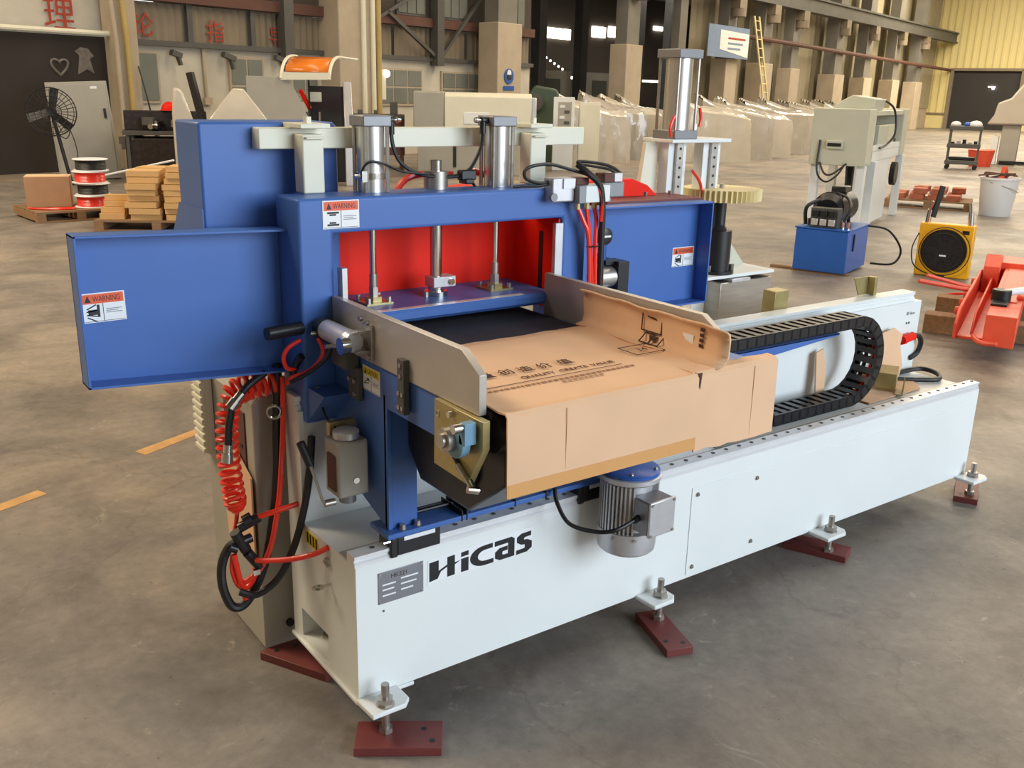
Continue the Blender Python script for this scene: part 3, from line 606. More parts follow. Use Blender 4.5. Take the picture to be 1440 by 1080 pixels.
for pts in ([(0.873,0.262,1.280),(0.889,0.255,1.243),(0.908,0.25,1.190),(0.920,0.25,1.03)], [(0.905,0.262,1.28),(0.912,0.255,1.22),(0.918,0.252,1.17),(0.932,0.25,1.03)],
            [(0.935,0.262,1.28),(0.938,0.252,1.239),(0.934,0.248,1.176),(0.944,0.25,1.03)], [(0.925,0.235,1.352),(0.94,0.232,1.30),(0.940,0.235,1.24)], [(0.965,0.27,1.14),(0.972,0.26,1.11),(0.968,0.25,1.05)]):
    MB().tube(pts, 0.0065, 8).build('air_tube', redhose, vm)
MB().ring((0.925,0.25,1.165), (0,0.1,1), 0.018, 0.002, 16).build('cable_tie', ink, vm)
rg = MB().lathe([(0.020,-0.006),(0.026,-0.004),(0.026,0.02),(0.020,0.024)], (1.005,0.285,1.185), 'y', 24).build('pressure_regulator', blackp, mc)
MB().box(0.988, 1.022, 0.2775, 0.2785, 1.182, 1.188).build('gauge_mark', stk_white, rg, smooth=False)
MB().cyl((1.010,0.30,1.160), (1.010,0.30,1.105), 0.012, 14).build('regulator_stem', motorblue, rg)
MB().box(0.995, 1.025, 0.30, 0.32, 1.10, 1.112).build('regulator_nut', chrome, rg, 0.001)
bk = MB().box(1.035, 1.080, 0.25, 0.32, 1.005, 1.108).build('cylinder_bracket', blackp, mc, 0.002)
MB().cyl((0.965,0.285,1.060), (1.035,0.285,1.060), 0.033, 24).build('side_cylinder', alutube, bk)
MB().box(1.0, 1.05, 0.27, 0.33, 1.098, 1.112).build('bracket_cap', blackp, bk, 0.001)
hexbolt(MB(), (1.08,0.30,1.095), (1,0,0), 0.006, 0.008).build('bolt', chrome, bk)
# air lines between the cylinders
m = MB(); m.tube([(0.328,0.39,1.488),(0.332,0.388,1.455),(0.348,0.385,1.418),(0.380,0.38,1.392),(0.42,0.38,1.378),(0.477,0.375,1.372),(0.535,0.38,1.373),(0.571,0.385,1.386),(0.598,0.388,1.419),(0.616,0.39,1.455),(0.620,0.39,1.488)], 0.0055, 8); m.build('air_line', black, mc)
m = MB(); m.box(0.535, 0.585, 0.366, 0.392, 1.360, 1.388); m.box(0.545, 0.575, 0.36, 0.398, 1.35, 1.365); m.build('tee_fitting', blackp, mc, 0.004)
m = MB(); m.tube([(0.226,0.37,1.376),(0.230,0.36,1.405),(0.250,0.352,1.419),(0.289,0.352,1.411),(0.342,0.36,1.391),(0.431,0.372,1.380)], 0.0032, 6); m.build('sensor_wire', black, mc)
MB().tube([(0.372,0.47,1.30),(0.399,0.47,1.345),(0.436,0.465,1.368),(0.500,0.46,1.374),(0.54,0.42,1.372)], 0.0095, 8).build('air_tube', redhose, mc)
MB().tube([(0.57,0.42,1.372),(0.63,0.46,1.376),(0.68,0.47,1.365),(0.72,0.48,1.345),(0.74,0.48,1.30)], 0.0095, 8).build('air_tube', redhose, mc)
MB().tube([(0.575,0.39,1.36),(0.60,0.40,1.342),(0.61,0.41,1.32)], 0.004, 6).build('sensor_wire', black, mc)

# ---- hoses hanging at the near end
hose = lambda nm, pts, r, mt, par=mc: MB().tube(pts, r, 10).build(nm, mt, par)
hose('air_hose', [(-0.015,0.40,0.90),(-0.027,0.40,0.728),(-0.034,0.395,0.607),(-0.052,0.39,0.485),(-0.089,0.38,0.344),(-0.141,0.38,0.250),(-0.181,0.385,0.241),(-0.203,0.39,0.302),(-0.199,0.40,0.365),(-0.176,0.40,0.412),(-0.150,0.39,0.426)], 0.0125, black)
hose('air_hose', [(0.030,0.30,0.72),(0.020,0.30,0.62),(0.000,0.30,0.52),(-0.030,0.31,0.41),(-0.075,0.32,0.325),(-0.131,0.335,0.287),(-0.172,0.35,0.30)], 0.010, black)
hose('air_tube', [(-0.009,0.385,0.87),(-0.014,0.38,0.76),(-0.026,0.375,0.641),(-0.042,0.37,0.530),(-0.073,0.36,0.411),(-0.106,0.36,0.349),(-0.138,0.365,0.322),(-0.167,0.375,0.305)], 0.0075, redhose)
hose('air_tube', [(0.000,0.34,0.520),(-0.051,0.35,0.509),(-0.104,0.37,0.495)], 0.0075, redhose)
hose('air_tube', [(-0.002,0.15,0.470),(-0.022,0.19,0.44),(-0.06,0.24,0.415),(-0.10,0.30,0.395),(-0.125,0.34,0.385)], 0.0075, redhose)
hose('air_tube', [(-0.169,0.39,0.393),(-0.176,0.385,0.352),(-0.165,0.38,0.306),(-0.142,0.38,0.290),(-0.121,0.38,0.310),(-0.115,0.38,0.339)], 0.0075, redhose)
hose('air_tube', [(-0.172,0.375,0.40),(-0.165,0.37,0.34),(-0.155,0.37,0.29),(-0.150,0.37,0.262)], 0.0075, redhose)
cpts = catmull([(-0.006,0.42,0.850),(-0.059,0.42,0.848),(-0.108,0.42,0.842),(-0.138,0.42,0.815),(-0.150,0.42,0.765),(-0.154,0.42,0.706),(-0.154,0.42,0.646),(-0.150,0.42,0.584),(-0.144,0.42,0.531),(-0.140,0.42,0.503)], 40)
hel = []; nt_ = 23
for i, p in enumerate(cpts):
    d = (cpts[min(i+1, len(cpts)-1)] - cpts[max(i-1, 0)]).normalized(); a_ = d.cross(Vector((0,1,0))).normalized(); b_ = d.cross(a_)
    s_ = i/(len(cpts)-1); R0 = 0.026*(1 - max(0, (s_-0.9)/0.1)*0.7) * (1.25 if s_ < 0.3 else 1.0); t_ = 2*pi*nt_*s_
    hel.append(p + (a_*cos(t_) + b_*sin(t_))*R0)
MB().tube(hel, 0.0058, 6, 0).build('coil_hose', redhose, mc)
hose('air_tube', [(-0.140,0.42,0.505),(-0.150,0.41,0.47),(-0.162,0.40,0.44)], 0.006, redhose)
hose('quick_hose', [(-0.060,0.37,0.892),(-0.107,0.36,0.870),(-0.131,0.36,0.848)], 0.0095, black)
hose('quick_hose', [(-0.157,0.36,0.816),(-0.168,0.36,0.767),(-0.173,0.36,0.716)], 0.0095, black)
m = MB(); m.cyl((-0.128,0.36,0.850), (-0.147,0.36,0.831), 0.012, 16); m.cyl((-0.145,0.36,0.833), (-0.162,0.36,0.815), 0.015, 16); m.build('hose_coupling', chrome, mc)
m = MB(); m.cyl((-0.173,0.36,0.720), (-0.176,0.36,0.695), 0.012, 16); m.cyl((-0.176,0.36,0.697), (-0.179,0.36,0.672), 0.015, 16); m.build('hose_coupling', chrome, mc)
m = MB(); m.cyl((-0.100,0.37,0.494), (-0.150,0.385,0.468), 0.014, 14); m.cyl((-0.118,0.375,0.495), (-0.138,0.38,0.485), 0.017, 14); m.build('push_fitting', blackp, mc)
m = MB(); m.cyl((-0.165,0.38,0.462), (-0.137,0.38,0.402), 0.015, 14); m.cyl((-0.15,0.38,0.43), (-0.120,0.38,0.435), 0.013, 14); m.cyl((-0.138,0.37,0.400), (-0.106,0.365,0.350), 0.014, 14); m.cyl((-0.16,0.38,0.41), (-0.178,0.385,0.42), 0.012, 12); m.build('tee_fitting', blackp, mc)
MB().box(-0.130, -0.112, 0.35, 0.36, 0.335, 0.350).build('tee_clip', chrome, mc)
MB().ring((-0.051,0.345,0.790), (0.4,1,0), 0.017, 0.004, 20).build('hose_ring', chrome, mc)
hose('air_tube', [(0.000,0.275,0.992),(-0.031,0.28,0.975),(-0.043,0.285,0.949),(-0.033,0.29,0.920),(-0.010,0.29,0.912)], 0.0055, redhose)
hose('air_tube', [(0.034,0.245,1.000),(0.044,0.24,0.967),(0.036,0.25,0.936),(0.010,0.26,0.912),(-0.02,0.28,0.898),(-0.018,0.31,0.885),(-0.010,0.35,0.86)], 0.0055, redhose)
hose('air_line', [(0.034,0.17,0.990),(0.030,0.20,0.955),(0.004,0.24,0.915),(-0.034,0.27,0.887)], 0.0055, black)
hose('air_line', [(-0.02,0.29,0.90),(0.0,0.30,0.93),(0.008,0.29,0.945)], 0.010, black)

MB().box(0.796, 0.955, -0.40, -0.08, 0.950, 0.960).build('side_ledge', blue, mc, 0.001)
pc = MB().cyl((2.70,0.29,0.635), (2.775,0.29,0.645), 0.018, 16).box(2.70, 2.74, 0.29, 0.309, 0.615, 0.655).build('red_plug', red, mc)
MB().tube([(2.775,0.29,0.645),(2.82,0.29,0.640),(2.848,0.292,0.605),(2.842,0.30,0.56),(2.80,0.305,0.54)], 0.011, 10).build('power_cable', black, pc)
MB().tube([(2.62,0.25,0.487),(2.70,0.19,0.487),(2.78,0.15,0.487),(2.85,0.20,0.490),(2.84,0.27,0.495),(2.74,0.295,0.489),(2.66,0.29,0.489)], 0.010, 10).build('power_cable', black, pc)
# ------------------------------------------------------------------ loose things at the machine
def pad(cx, cy, a, L_, W_, label, holes):
    t = thing('levelling_pad', label, 'steel plate', (cx, cy, 0), rad(a), 'maroon steel pads under the machine feet')
    p = MB().box(-L_/2, L_/2, -W_/2, W_/2, 0, 0.0255).build('pad_plate', maroon, t, 0.0015)
    for hx, hy in holes: MB().cyl((hx, hy, 0.0250), (hx, hy, 0.0262), 0.0075, 14).build('bolt_hole', ink, t)
H1 = [(0.062, 0.022), (0.085, -0.026)]; H2 = [(-0.065, 0.025), (-0.085, -0.022)]
pad(0.067, -0.088, -33, 0.22, 0.108, 'maroon steel pad under the nearest front foot of the white base', H1)
pad(0.990, -0.098, 72, 0.225, 0.088, 'maroon steel pad under the second front foot, pointing toward the viewer', H2)
pad(1.880, 0.010, -66, 0.225, 0.098, 'maroon steel pad under the third front foot of the white base', [(-0.085, 0.0)])
pad(2.858, -0.010, 28, 0.20, 0.092, 'maroon steel pad under the farthest front foot of the white base', [(-0.06, 0.02)])
pad(0.02, 0.385, -62, 0.235, 0.118, 'maroon steel pad lying behind the near end window of the base', [(-0.08, -0.03), (-0.05, 0.02)])

# cardboard laid over the belt
cb = thing('cardboard_cover', 'flattened brown cardboard carton laid over the conveyor belt', 'cardboard', (0.44, -0.19, 0.974))
def sheet_grid(pts2, x0, x1, name, nx=14, wob=0.002, jag0=0.0, jag1=0.0, thick=0.004, mt=card, skew=0.0):
    v = []; f = []; ny = len(pts2)
    for j, (y, z) in enumerate(pts2):
        for i in range(nx+1):
            x = x0 + (x1-x0)*i/nx; s = random.uniform(-1, 1)
            yy = y + skew*(x-x0); zz = z + wob*sin(x*9 + j*0.9)*0.3
            if j == 0: yy += s*jag0
            if j == ny-1: zz += s*jag1
            v.append((x-0.44, yy+0.19, zz-0.974))
    for j in range(ny-1):
        for i in range(nx): a = j*(nx+1)+i; f.append((a, a+nx+1, a+nx+2, a+1))
    o = MB().add(v, f).build(name, mt, cb, smooth=False); so = o.modifiers.new('solid', 'SOLIDIFY'); so.thickness = thick; so.offset = 0
    return o
top = [(0.075,0.978)] + [(0.075 - 0.5*k/10, 0.982 + 0.003*sin(k)) for k in range(1, 11)]
sheet_grid(top + [(-0.448,0.983),(-0.4545,0.976),(-0.4565,0.90),(-0.458,0.832),(-0.459,0.803)], 0.120, 0.664, 'main_sheet', jag0=0.006, jag1=0.001)
sheet_grid(top[:9] + [(-0.36,0.983),(-0.434,0.983),(-0.441,0.976),(-0.442,0.955)], 0.664, 0.768, 'main_sheet', nx=4)
sheet_grid([(-0.405,0.984),(-0.436,0.983),(-0.4445,0.976),(-0.446,0.88),(-0.447,0.790)], 0.672, 0.955, 'front_flap', nx=12, jag0=0.012, jag1=0.004)
sheet_grid([(-0.4605,0.832),(-0.4615,0.803)], 0.122, 0.662, 'tape_strip', nx=8, thick=0.001, mt=cardtape, wob=0)
for x_ in (0.272, 0.868): MB().box(x_-0.0008-0.44, x_+0.0008-0.44, (-0.4602 if x_ < .6 else -0.4492)+0.19, (-0.4592 if x_ < .6 else -0.4482)+0.19, (0.835 if x_ < .6 else 0.795)-0.974, 0.974-0.974).build('crease', mat('card_crease', (214, 174, 140), 0.85, 0, 0), cb, smooth=False)
MB().prism([(0.668-0.44,0.985-0.974),(0.682-0.44,0.985-0.974),(0.678-0.44,0.945-0.974)], 'y', -0.4490+0.19, -0.4480+0.19).build('torn_notch', cardink, cb, smooth=False)
v = []; f = []
fp = [(0.735,0.984),(0.758,0.990),(0.766,1.010),(0.769,1.050),(0.764,1.074),(0.755,1.080)]
for j in range(15):
    y = 0.085 - 0.53*j/14
    for i, (x, z) in enumerate(fp): v.append((x - 0.44 + 0.004*sin(j*0.9+i), y + 0.19 + (random.uniform(-.008,.008) if j in (0,14) else 0), z - 0.974 - 0.006*(j/14)*(i > 3) + 0.002*sin(j*1.7)))
for j in range(14):
    for i in range(5): a = j*6+i; f.append((a, a+1, a+7, a+6))
o = MB().add(v, f).build('side_flap', card, cb, ang=60); so = o.modifiers.new('solid', 'SOLIDIFY'); so.thickness = 0.005; so.offset = 0
FT = frame((0.0-0.44, 0.0+0.19, 0.9882-0.974), (1,-0.0,0), (0,1,0))
for ch, x, y in (('量',0.212,-0.232), ('创',0.268,-0.229), ('造',0.322,-0.231), ('价',0.376,-0.231), ('值',0.440,-0.229)):
    lettering('lettering', ch, 0.040, FT @ Matrix.Translation((x-0.003, y, 0)), cardink, cb, 0.0008)
lettering('lettering', 'QUALITY  CREATE  VALUE', 0.022, FT @ Matrix.Translation((0.288, -0.279, 0)), cardink, cb, 0.0008, sx=1.05)
m = MB(); m.box(0.150, 0.562, -0.302, -0.300, 0, 0.0008); m.xform(FT).build('printed_rule', cardink, cb, smooth=False)
m = MB()
random.seed(3); x = 0.165
while x < 0.58:
    w_ = random.uniform(0.006, 0.014); m.box(x, x+w_, -0.328, -0.320, 0, 0.0008); x += w_ + 0.005
x = 0.35
while x < 0.46:
    w_ = random.uniform(0.006, 0.012); m.box(x, x+w_, -0.346, -0.340, 0, 0.0008); x += w_ + 0.005
m.xform(FT).build('small_print', mat('faded_ink', (150, 110, 80), 0.8, 0, 0), cb, smooth=False)
m = MB()
for a, b_, c, d in ((.648,.745,-.262,-.259), (.648,.745,-.190,-.187), (.648,.651,-.262,-.187), (.742,.745,-.262,-.187)): m.box(a, b_, c, d, 0, .0008)
m.xform(FT).build('printed_frame', cardink, cb, smooth=False)
lettering('lettering', '14', 0.030, FT @ Matrix.Translation((0.682, -0.235, 0)), cardink, cb, 0.0008)
FF = frame((0.7655-0.44, -0.150+0.19, 1.015-0.974), (0,-1,0), (0.05,0,1))
def printed(frm, rects, tri=None):
    m_ = MB()
    for a, b_, c, d in rects: m_.box(a, b_, c, d, 0.002, 0.0036)
    if tri:
        for t_ in tri: m_.prism(t_, 'z', 0.002, 0.0036)
    m_.xform(frm).build('handling_symbol', cardink, cb, smooth=False)
printed(FF, [(0,.075,0,.003),(0,.003,0,.052),(.072,.075,0,.052)], [[(.012,.052),(.022,.038),(.055,.034),(.052,.048),(.03,.054)]])
FG = frame((0.742-0.44, -0.155+0.19, 0.9885-0.974), (0,-1,0), (0.75,0,0.62))
printed(FG, [(.01,.08,0,.003),(.01,.013,0,.034),(.077,.08,0,.034),(.01,.08,.031,.034),(.042,.047,.004,.03)], [[(.028,.028),(.062,.028),(.05,.014),(.04,.014)]])
printed(FF, [(.205,.218,.0+k*.013,.008+k*.013) for k in range(4)])
m = MB().box(.125,.185,-.022,.024,.002,.0032); m.xform(FF).build('carrier_label', stk_white, cb, smooth=False)

# control cabinet behind the near end
cc = thing('control_cabinet', 'grey electrical cabinet behind the red coil hose at the machine end', 'cabinet', (0.07, 0.67, 0))
bx = MB().prism([(-0.135,0.02),(0.135,0.02),(0.135,0.795),(-0.115,0.795),(-0.135,0.775)], 'y', -0.2, 0.2).build('cabinet_body', greyp, cc, 0.006)
MB().box(-0.139, -0.135, -0.14, 0.02, 0.40, 0.735).build('slotted_panel', brownboard, cc, 0.001)
for k in range(3): MB().box(-0.142, -0.139, -0.12, 0.0, 0.47 + 0.08*k, 0.476 + 0.08*k).build('panel_slot', ink, cc)
for k in range(11): MB().prism([(0,0),(-0.016,0.006),(-0.016,0.016),(0,0.022)], 'y', 0.12, 0.20).xform(Matrix.Translation((-0.158, 0.0, 0.535 + 0.023*k))).build('cooling_louvre', cream, cc)
MB().prism([(-0.19,0.30),(0.02,0.30),(0.04,0.50),(-0.06,0.62),(-0.19,0.56)], 'x', -0.148, -0.143).build('card_shield', card, cc)
MB().box(-0.158, -0.136, 0.12, 0.20, 0.53, 0.79).build('louvre_box', cream, cc, 0.003)
MB().box(-0.142, -0.135, -0.10, -0.08, 0.30, 0.36).build('latch', ink, cc)
MB().cyl((-0.06,-0.21,0.09), (-0.06,-0.2,0.09), 0.012, 12).build('rubber_foot', black, cc)

# things lying on the base deck
zb = thing('zinc_bracket_box', 'small gold zinc-plated bracket box lying on the base deck', 'bracket', (2.50, 0.20, 0.484), rad(30))
MB().box(-0.07, 0.07, -0.03, 0.05, 0.012, 0.075).build('bracket_body', zinc, zb, 0.002)
MB().prism([(-0.10,0.0),(-0.02,0.0),(-0.02,0.055)], 'y', -0.06, -0.055).box(-0.10, -0.02, -0.06, -0.03, 0.0, 0.004).build('bracket_gusset', zinc, zb)
MB().box(0.0705, 0.072, -0.02, 0.04, 0.02, 0.065).build('open_end', ink, zb)
MB().box(-0.06, 0.06, -0.02, 0.04, 0.0, 0.012).build('bracket_foot', zinc, zb)
cs = MB().prism([(-0.20,-0.08),(0.16,-0.07),(0.26,0.04),(0.05,0.10),(-0.20,0.08)], 'z', 0, 0.005).build('cardboard_sheet', card); cs.location = (2.45, 0.195, 0.4785)
tag(cs, 'flat brown cardboard scrap lying on the deck under the zinc bracket', 'cardboard')
MB_ = MB().prism([(-0.08,0),(0.06,0),(0.085,0.06),(0.065,0.15),(0.08,0.19),(0.02,0.225),(-0.08,0.21)], 'y', -0.003, 0.003)
c2 = MB_.build('cardboard_scrap', card); c2.location = (2.60, 0.262, 0.476); c2.rotation_euler = (rad(-6), 0, 0)
tag(c2, 'torn cardboard piece leaning upright against the rear white panel', 'cardboard')
c3 = MB().prism([(-0.03,0),(0.02,0),(0.03,0.10),(0.015,0.20),(-0.03,0.19)], 'y', -0.003, 0.003).build('cardboard_scrap', card); c3.location = (2.14, 0.262, 0.476); c3.rotation_euler = (rad(-6), 0, 0)
tag(c3, 'narrow cardboard strip standing inside the bend of the cable chain', 'cardboard')
# glue spreader unit behind the right wing
gs = thing('glue_spreader', 'white glue unit with tall air cylinder and cream toothed wheel behind right wing', 'machine', (1.95, 0.75, 0))
MB().box(-0.25, 0.32, 0.0, 0.35, 0.0, 0.62).build('pedestal', white, gs, 0.006)
MB().box(-0.10, 0.32, -0.10, 0.25, 0.905, 0.918).build('base_plate', white, gs, 0.001)
MB().prism([(0.07,0.918),(0.31,0.918),(0.02,1.22),(0.02,0.918)], 'y', 0.06, 0.068).build('gusset', gmach, gs)
tk = MB().box(0.0, 0.31, -0.10, 0.16, 0.62, 0.888).build('glue_tank', steel, gs, 0.003)
MB().box(0.01, 0.30, -0.09, 0.15, 0.8885, 0.890).build('tank_inside', ink, tk)
MB().box(0.05, 0.16, -0.115, -0.03, 0.886, 0.902).build('spout', alu, tk, 0.003)
m = MB(); m.cyl((0.035,-0.03,0.918), (0.035,-0.03,1.09), 0.056, 28); m.cyl((0.035,-0.03,1.09), (0.035,-0.03,1.112), 0.040, 24, 0.026); m.cyl((0.035,-0.03,1.11), (0.035,-0.03,1.215), 0.026, 20); sd = m.build('spindle', blackp, gs)
MB().cyl((0.035,-0.03,0.918), (0.035,-0.03,0.930), 0.075, 24).build('spindle_flange', blackp, sd)
for a in (200, 320): MB().cyl((0.035+0.066*cos(rad(a)), -0.03+0.066*sin(rad(a)), 0.93), (0.035+0.066*cos(rad(a)), -0.03+0.066*sin(rad(a)), 0.955), 0.010, 10).build('bolt', chrome, sd)
gr = []
for k in range(48*2):
    a = 2*pi*k/96; r_ = 0.158 if k % 2 else 0.148; gr.append((0.035 + r_*cos(a), -0.03 + r_*sin(a)))
MB().prism(gr, 'z', 1.212, 1.256).build('toothed_wheel', nylon, gs)
MB().cyl((0.035,-0.03,1.256), (0.035,-0.03,1.272), 0.010, 10).build('spindle_end', steel, gs)
cz0, cz1 = 1.25, 1.432
MB().prism([(-0.33,cz1),(-0.268,cz1),(-0.268,0.60),(-0.44,0.60)], 'y', 0.03, 0.05).build('column_plate', cream, gs, 0.002)
for x0 in (-0.262, -0.075):
    cp = MB().box(x0, x0+0.095, -0.02, 0.03, 0.62, cz1).build('guide_column', white, gs, 0.002)
    MB().box(x0+0.032, x0+0.066, -0.034, -0.02, 1.0, cz1).build('guide_rail', steel, cp, 0.001)
    for k in range(5): MB().cyl((x0+0.049, -0.034, 1.27+0.035*k), (x0+0.049, -0.036, 1.27+0.035*k), 0.005, 8).build('rail_screw', ink, cp)
MB().box(-0.285, 0.035, -0.06, 0.10, cz1, cz1+0.014).build('top_plate', white, gs, 0.003)
ac = MB().cyl((-0.215,0.0,1.475), (-0.215,0.0,1.735), 0.050, 28).build('air_cylinder', alutube, gs)
for dx in (-1,1):
    for dy in (-1,1): MB().cyl((-0.215+dx*0.05, dy*0.05, 1.475), (-0.215+dx*0.05, dy*0.05, 1.735), 0.0055, 8).build('tie_rod', steel, ac)
for z0 in (1.446, 1.732): MB().box(-0.275, -0.155, -0.06, 0.06, z0, z0+0.032).build('end_cap', capgrey, ac, 0.003)
MB().cyl((-0.13,-0.02,1.446), (-0.13,-0.02,1.50), 0.007, 8).build('port_screw', chrome, ac)
MB().tube([(-0.285,-0.05,1.455),(-0.29,-0.05,1.49),(-0.272,-0.05,1.53)], 0.006, 8).build('air_tube', redhose, ac)
MB().tube([(-0.15,-0.06,1.49),(-0.145,-0.06,1.52),(-0.155,-0.06,1.56)], 0.006, 8).build('air_tube', redhose, ac)
MB().tube([(-0.16,-0.05,1.33),(-0.12,-0.06,1.28),(-0.11,-0.06,1.22)], 0.006, 8).build('air_tube', redhose, gs)

# ------------------------------------------------------------------ hall shell
fl = MB().box(-60, 130, -40, 70, -0.2, 0.0).build('floor', floor_m, None, smooth=False); struct(fl)
for pts in ([(0.062,2.352),(0.09,2.282),(0.47,2.475),(0.448,2.532)], [(-0.80,1.93),(-0.79,1.87),(-0.36,2.055),(-0.385,2.115)], [(-2.0,1.43),(-1.98,1.36),(-1.3,1.65),(-1.33,1.72)]):
    MB().prism(pts, 'z', 0.0, 0.0012).build('painted_line', linepaint, fl, smooth=False)
WB = Matrix.Rotation(BROT, 4, 'Z')
def wb(m_, name, mt, parent=None, bevel=0, **k): return m_.xform(WB).build(name, mt, parent, bevel, **k)
def corrug(u0, u1, n, z0, z1, pitch=0.18, d=0.03):
    k = max(2, int((u1-u0)/pitch)*4); m_ = MB(); v = []
    for i in range(k+1):
        u = u0 + (u1-u0)*i/k; off = 0 if i % 4 in (0, 1) else d
        v += [(u, n-off, z0), (u, n-off, z1)]
    m_.add(v, [(2*i, 2*i+2, 2*i+3, 2*i+1) for i in range(k)]); return m_
# left wall: plaster below, sheet band above
wl_ = struct(wb(MB().box(9.3, 22.3, 16.0, 16.25, 0, 2.32).box(3.0, 9.3, 16.05, 16.3, 2.42, 9.0), 'wall_left', plaster))
for i, (u0, u1) in enumerate(((9.35, 10.7), (10.85, 12.25), (12.4, 13.3), (13.35, 16.6), (16.7, 19.4), (19.5, 22.3))):
    wb(corrug(u0, u1, 16.06, 2.40, 3.10), 'corrugated_sheet', sheet, wl_)
for u in (10.77, 12.32): wb(MB().box(u-0.06, u+0.06, 15.94, 16.1, 2.38, 3.15), 'sheet_post', steeldark, wl_)
for ch, u, z, s in (('理', 7.80, 2.52, .60), ('论', 9.50, 2.50, .48), ('指', 11.17, 2.47, .46), ('导', 12.76, 2.46, .44)):
    lettering('lettering', ch, s, frame(B(u, 15.99, z), B(1, 0), (0,0,1)), redpaint, wl_, 0.01)
struct(wb(MB().box(9.3, 22.3, 15.86, 16.1, 2.30, 2.40), 'trim_1', steeldark)); struct(wb(MB().box(9.3, 22.3, 15.84, 16.1, 3.12, 3.34), 'trim_2', rust))
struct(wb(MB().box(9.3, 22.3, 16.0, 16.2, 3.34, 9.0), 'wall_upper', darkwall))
for i, u0 in enumerate((10.9, 12.1, 14.3, 16.7, 18.35, 20.9)):
    w_ = struct(wb(MB().box(u0, u0+1.05, 15.96, 16.01, 3.36, 4.6), 'window_%d' % (i+1), steeldark))
    for k in range(3): wb(MB().box(u0+0.05+0.33*k, u0+0.34+0.33*k, 15.945, 15.965, 3.42, 4.5), 'pane', glass if i > 2 else glassdark, w_)
def window(no, u0, u1, z0, z1, nx, ny, n=16.0, gm=glass):
    w_ = struct(wb(MB().box(u0, u1, n-0.05, n, z0, z1), 'window_%d' % no, concrete))
    for i in range(nx):
        for j in range(ny):
            a = u0 + 0.06 + (u1-u0-0.06)*i/nx; c_ = z0 + 0.06 + (z1-z0-0.06)*j/ny
            wb(MB().box(a, a + (u1-u0-0.06)/nx - 0.05, n-0.065, n-0.05, c_, c_ + (z1-z0-0.06)/ny - 0.05), 'pane', gm, w_)
window(7, 9.48, 10.0, 1.22, 2.2, 1, 1); window(8, 11.65, 12.55, 1.0, 2.18, 2, 2); window(9, 16.0, 17.6, 1.2, 2.1, 3, 2); window(10, 18.35, 20.0, 1.2, 2.08, 3, 2); window(11, 13.3, 14.1, 1.4, 2.1, 2, 1)
for u in (13.1, 18.05): struct(wb(MB().box(u-0.13, u+0.13, 15.7, 15.95, 2.2, 9.0), 'trim_%d' % (3 if u < 15 else 4), steeldark))
for (u0, z0, u1, z1) in ((14.3,2.45,17.9,4.2), (17.9,2.45,16.2,3.4), (18.2,2.45,20.0,4.2)): wb(MB().beam((u0,15.8,z0), (u1,15.8,z1), 0.08, 0.08), 'brace', steeldark, wl_)
wb(MB().tube([(11.03,15.95,2.34),(11.05,15.95,1.6),(11.06,15.95,1.32)], 0.035, 8).box(10.98,11.16,15.9,15.98,1.2,1.34), 'conduit', concrete, wl_)
for u, s in ((10.3, .22), (11.55, .3), (12.9, .3)): wb(MB().rbox((u,15.8,2.16), (s,0.12,0.10), (0,0.3,0)).rbox((u+0.06,15.8,2.05), (0.05,0.1,s*0.9), (0,-0.3,0)), 'wall_bracket', steeldark, wl_)
# dark gateway on the far left
d1 = struct(wb(MB().box(3.0, 8.92, 15.9, 16.04, 0, 2.40), 'door_1', darkdoor))
wb(MB().cyl((3.0,15.75,2.45), (9.2,15.75,2.45), 0.05, 10), 'header_pipe', cream, d1)
h = [(0.16*sin(t)**3*1.0, 0.13*cos(t) - 0.05*cos(2*t) - 0.02*cos(3*t)) for t in [2*pi*k/24 for k in range(24)]]
m = MB().tube([(7.95+a, 15.895, 1.86+b_) for a, b_ in h], 0.022, 6, 0, True); wb(m, 'spray_mark', chalk, d1)
m = MB(); m.prism([(8.28,1.72),(8.34,2.05),(8.26,2.12),(8.38,2.20),(8.52,2.18),(8.62,2.05),(8.54,2.0),(8.60,1.74),(8.47,1.82)], 'y', 15.89, 15.9); wb(m, 'spray_mark', chalk, d1)
# columns along the wall
def column(no, u, n, w, zc, ztop, mt=concrete):
    c_ = struct(wb(MB().box(u-w/2, u+w/2, n-w*0.32, n+w*0.32, 0, zc), 'trim_%d' % no, mt, None, 0.02))
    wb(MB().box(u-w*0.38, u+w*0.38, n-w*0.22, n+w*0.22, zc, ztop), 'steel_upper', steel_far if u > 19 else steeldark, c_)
    return c_
c1 = column(5, 9.13, 15.8, 0.52, 9.0, 9.05)
for u, r_, mt in ((9.08, 0.055, yellowpipe), (8.86, 0.04, concrete)): wb(MB().cyl((u,15.50,0), (u,15.50,2.35), r_, 12).cyl((u,15.5,2.3),(u-0.1,15.5,4.0), r_, 12), 'drain_pipe', mt, c1)
wb(MB().tube([(9.30,15.55,1.9),(9.34,15.4,1.3),(9.42,15.35,0.7),(9.55,15.3,0.1)], 0.015, 6), 'hanging_cable', black, c1)
c2_ = column(6, 14.9, 15.8, 1.35, 9.0, 9.05)
for u in (14.95, 15.25, 15.42): wb(MB().cyl((u,15.33,0.0), (u,15.33,6.0), 0.06, 10), 'wall_pipe', cream if u < 15.3 else yellowpipe, c2_)
column(7, 20.0, 15.3, 1.05, 3.35, 9.0)
for i, (u, w, zc) in enumerate(((26.9, 1.0, 3.15), (30.4, 0.7, 3.02), (34.2, 1.0, 3.0), (37.5, 1.1, 2.95), (40.6, 1.0, 2.85), (45.9, 1.3, 2.75), (50.2, 1.2, 2.7), (55.0, 1.2, 2.7), (59.5, 1.2, 2.7))):
    column(8+i, u, 15.5, w, zc, 9.0)
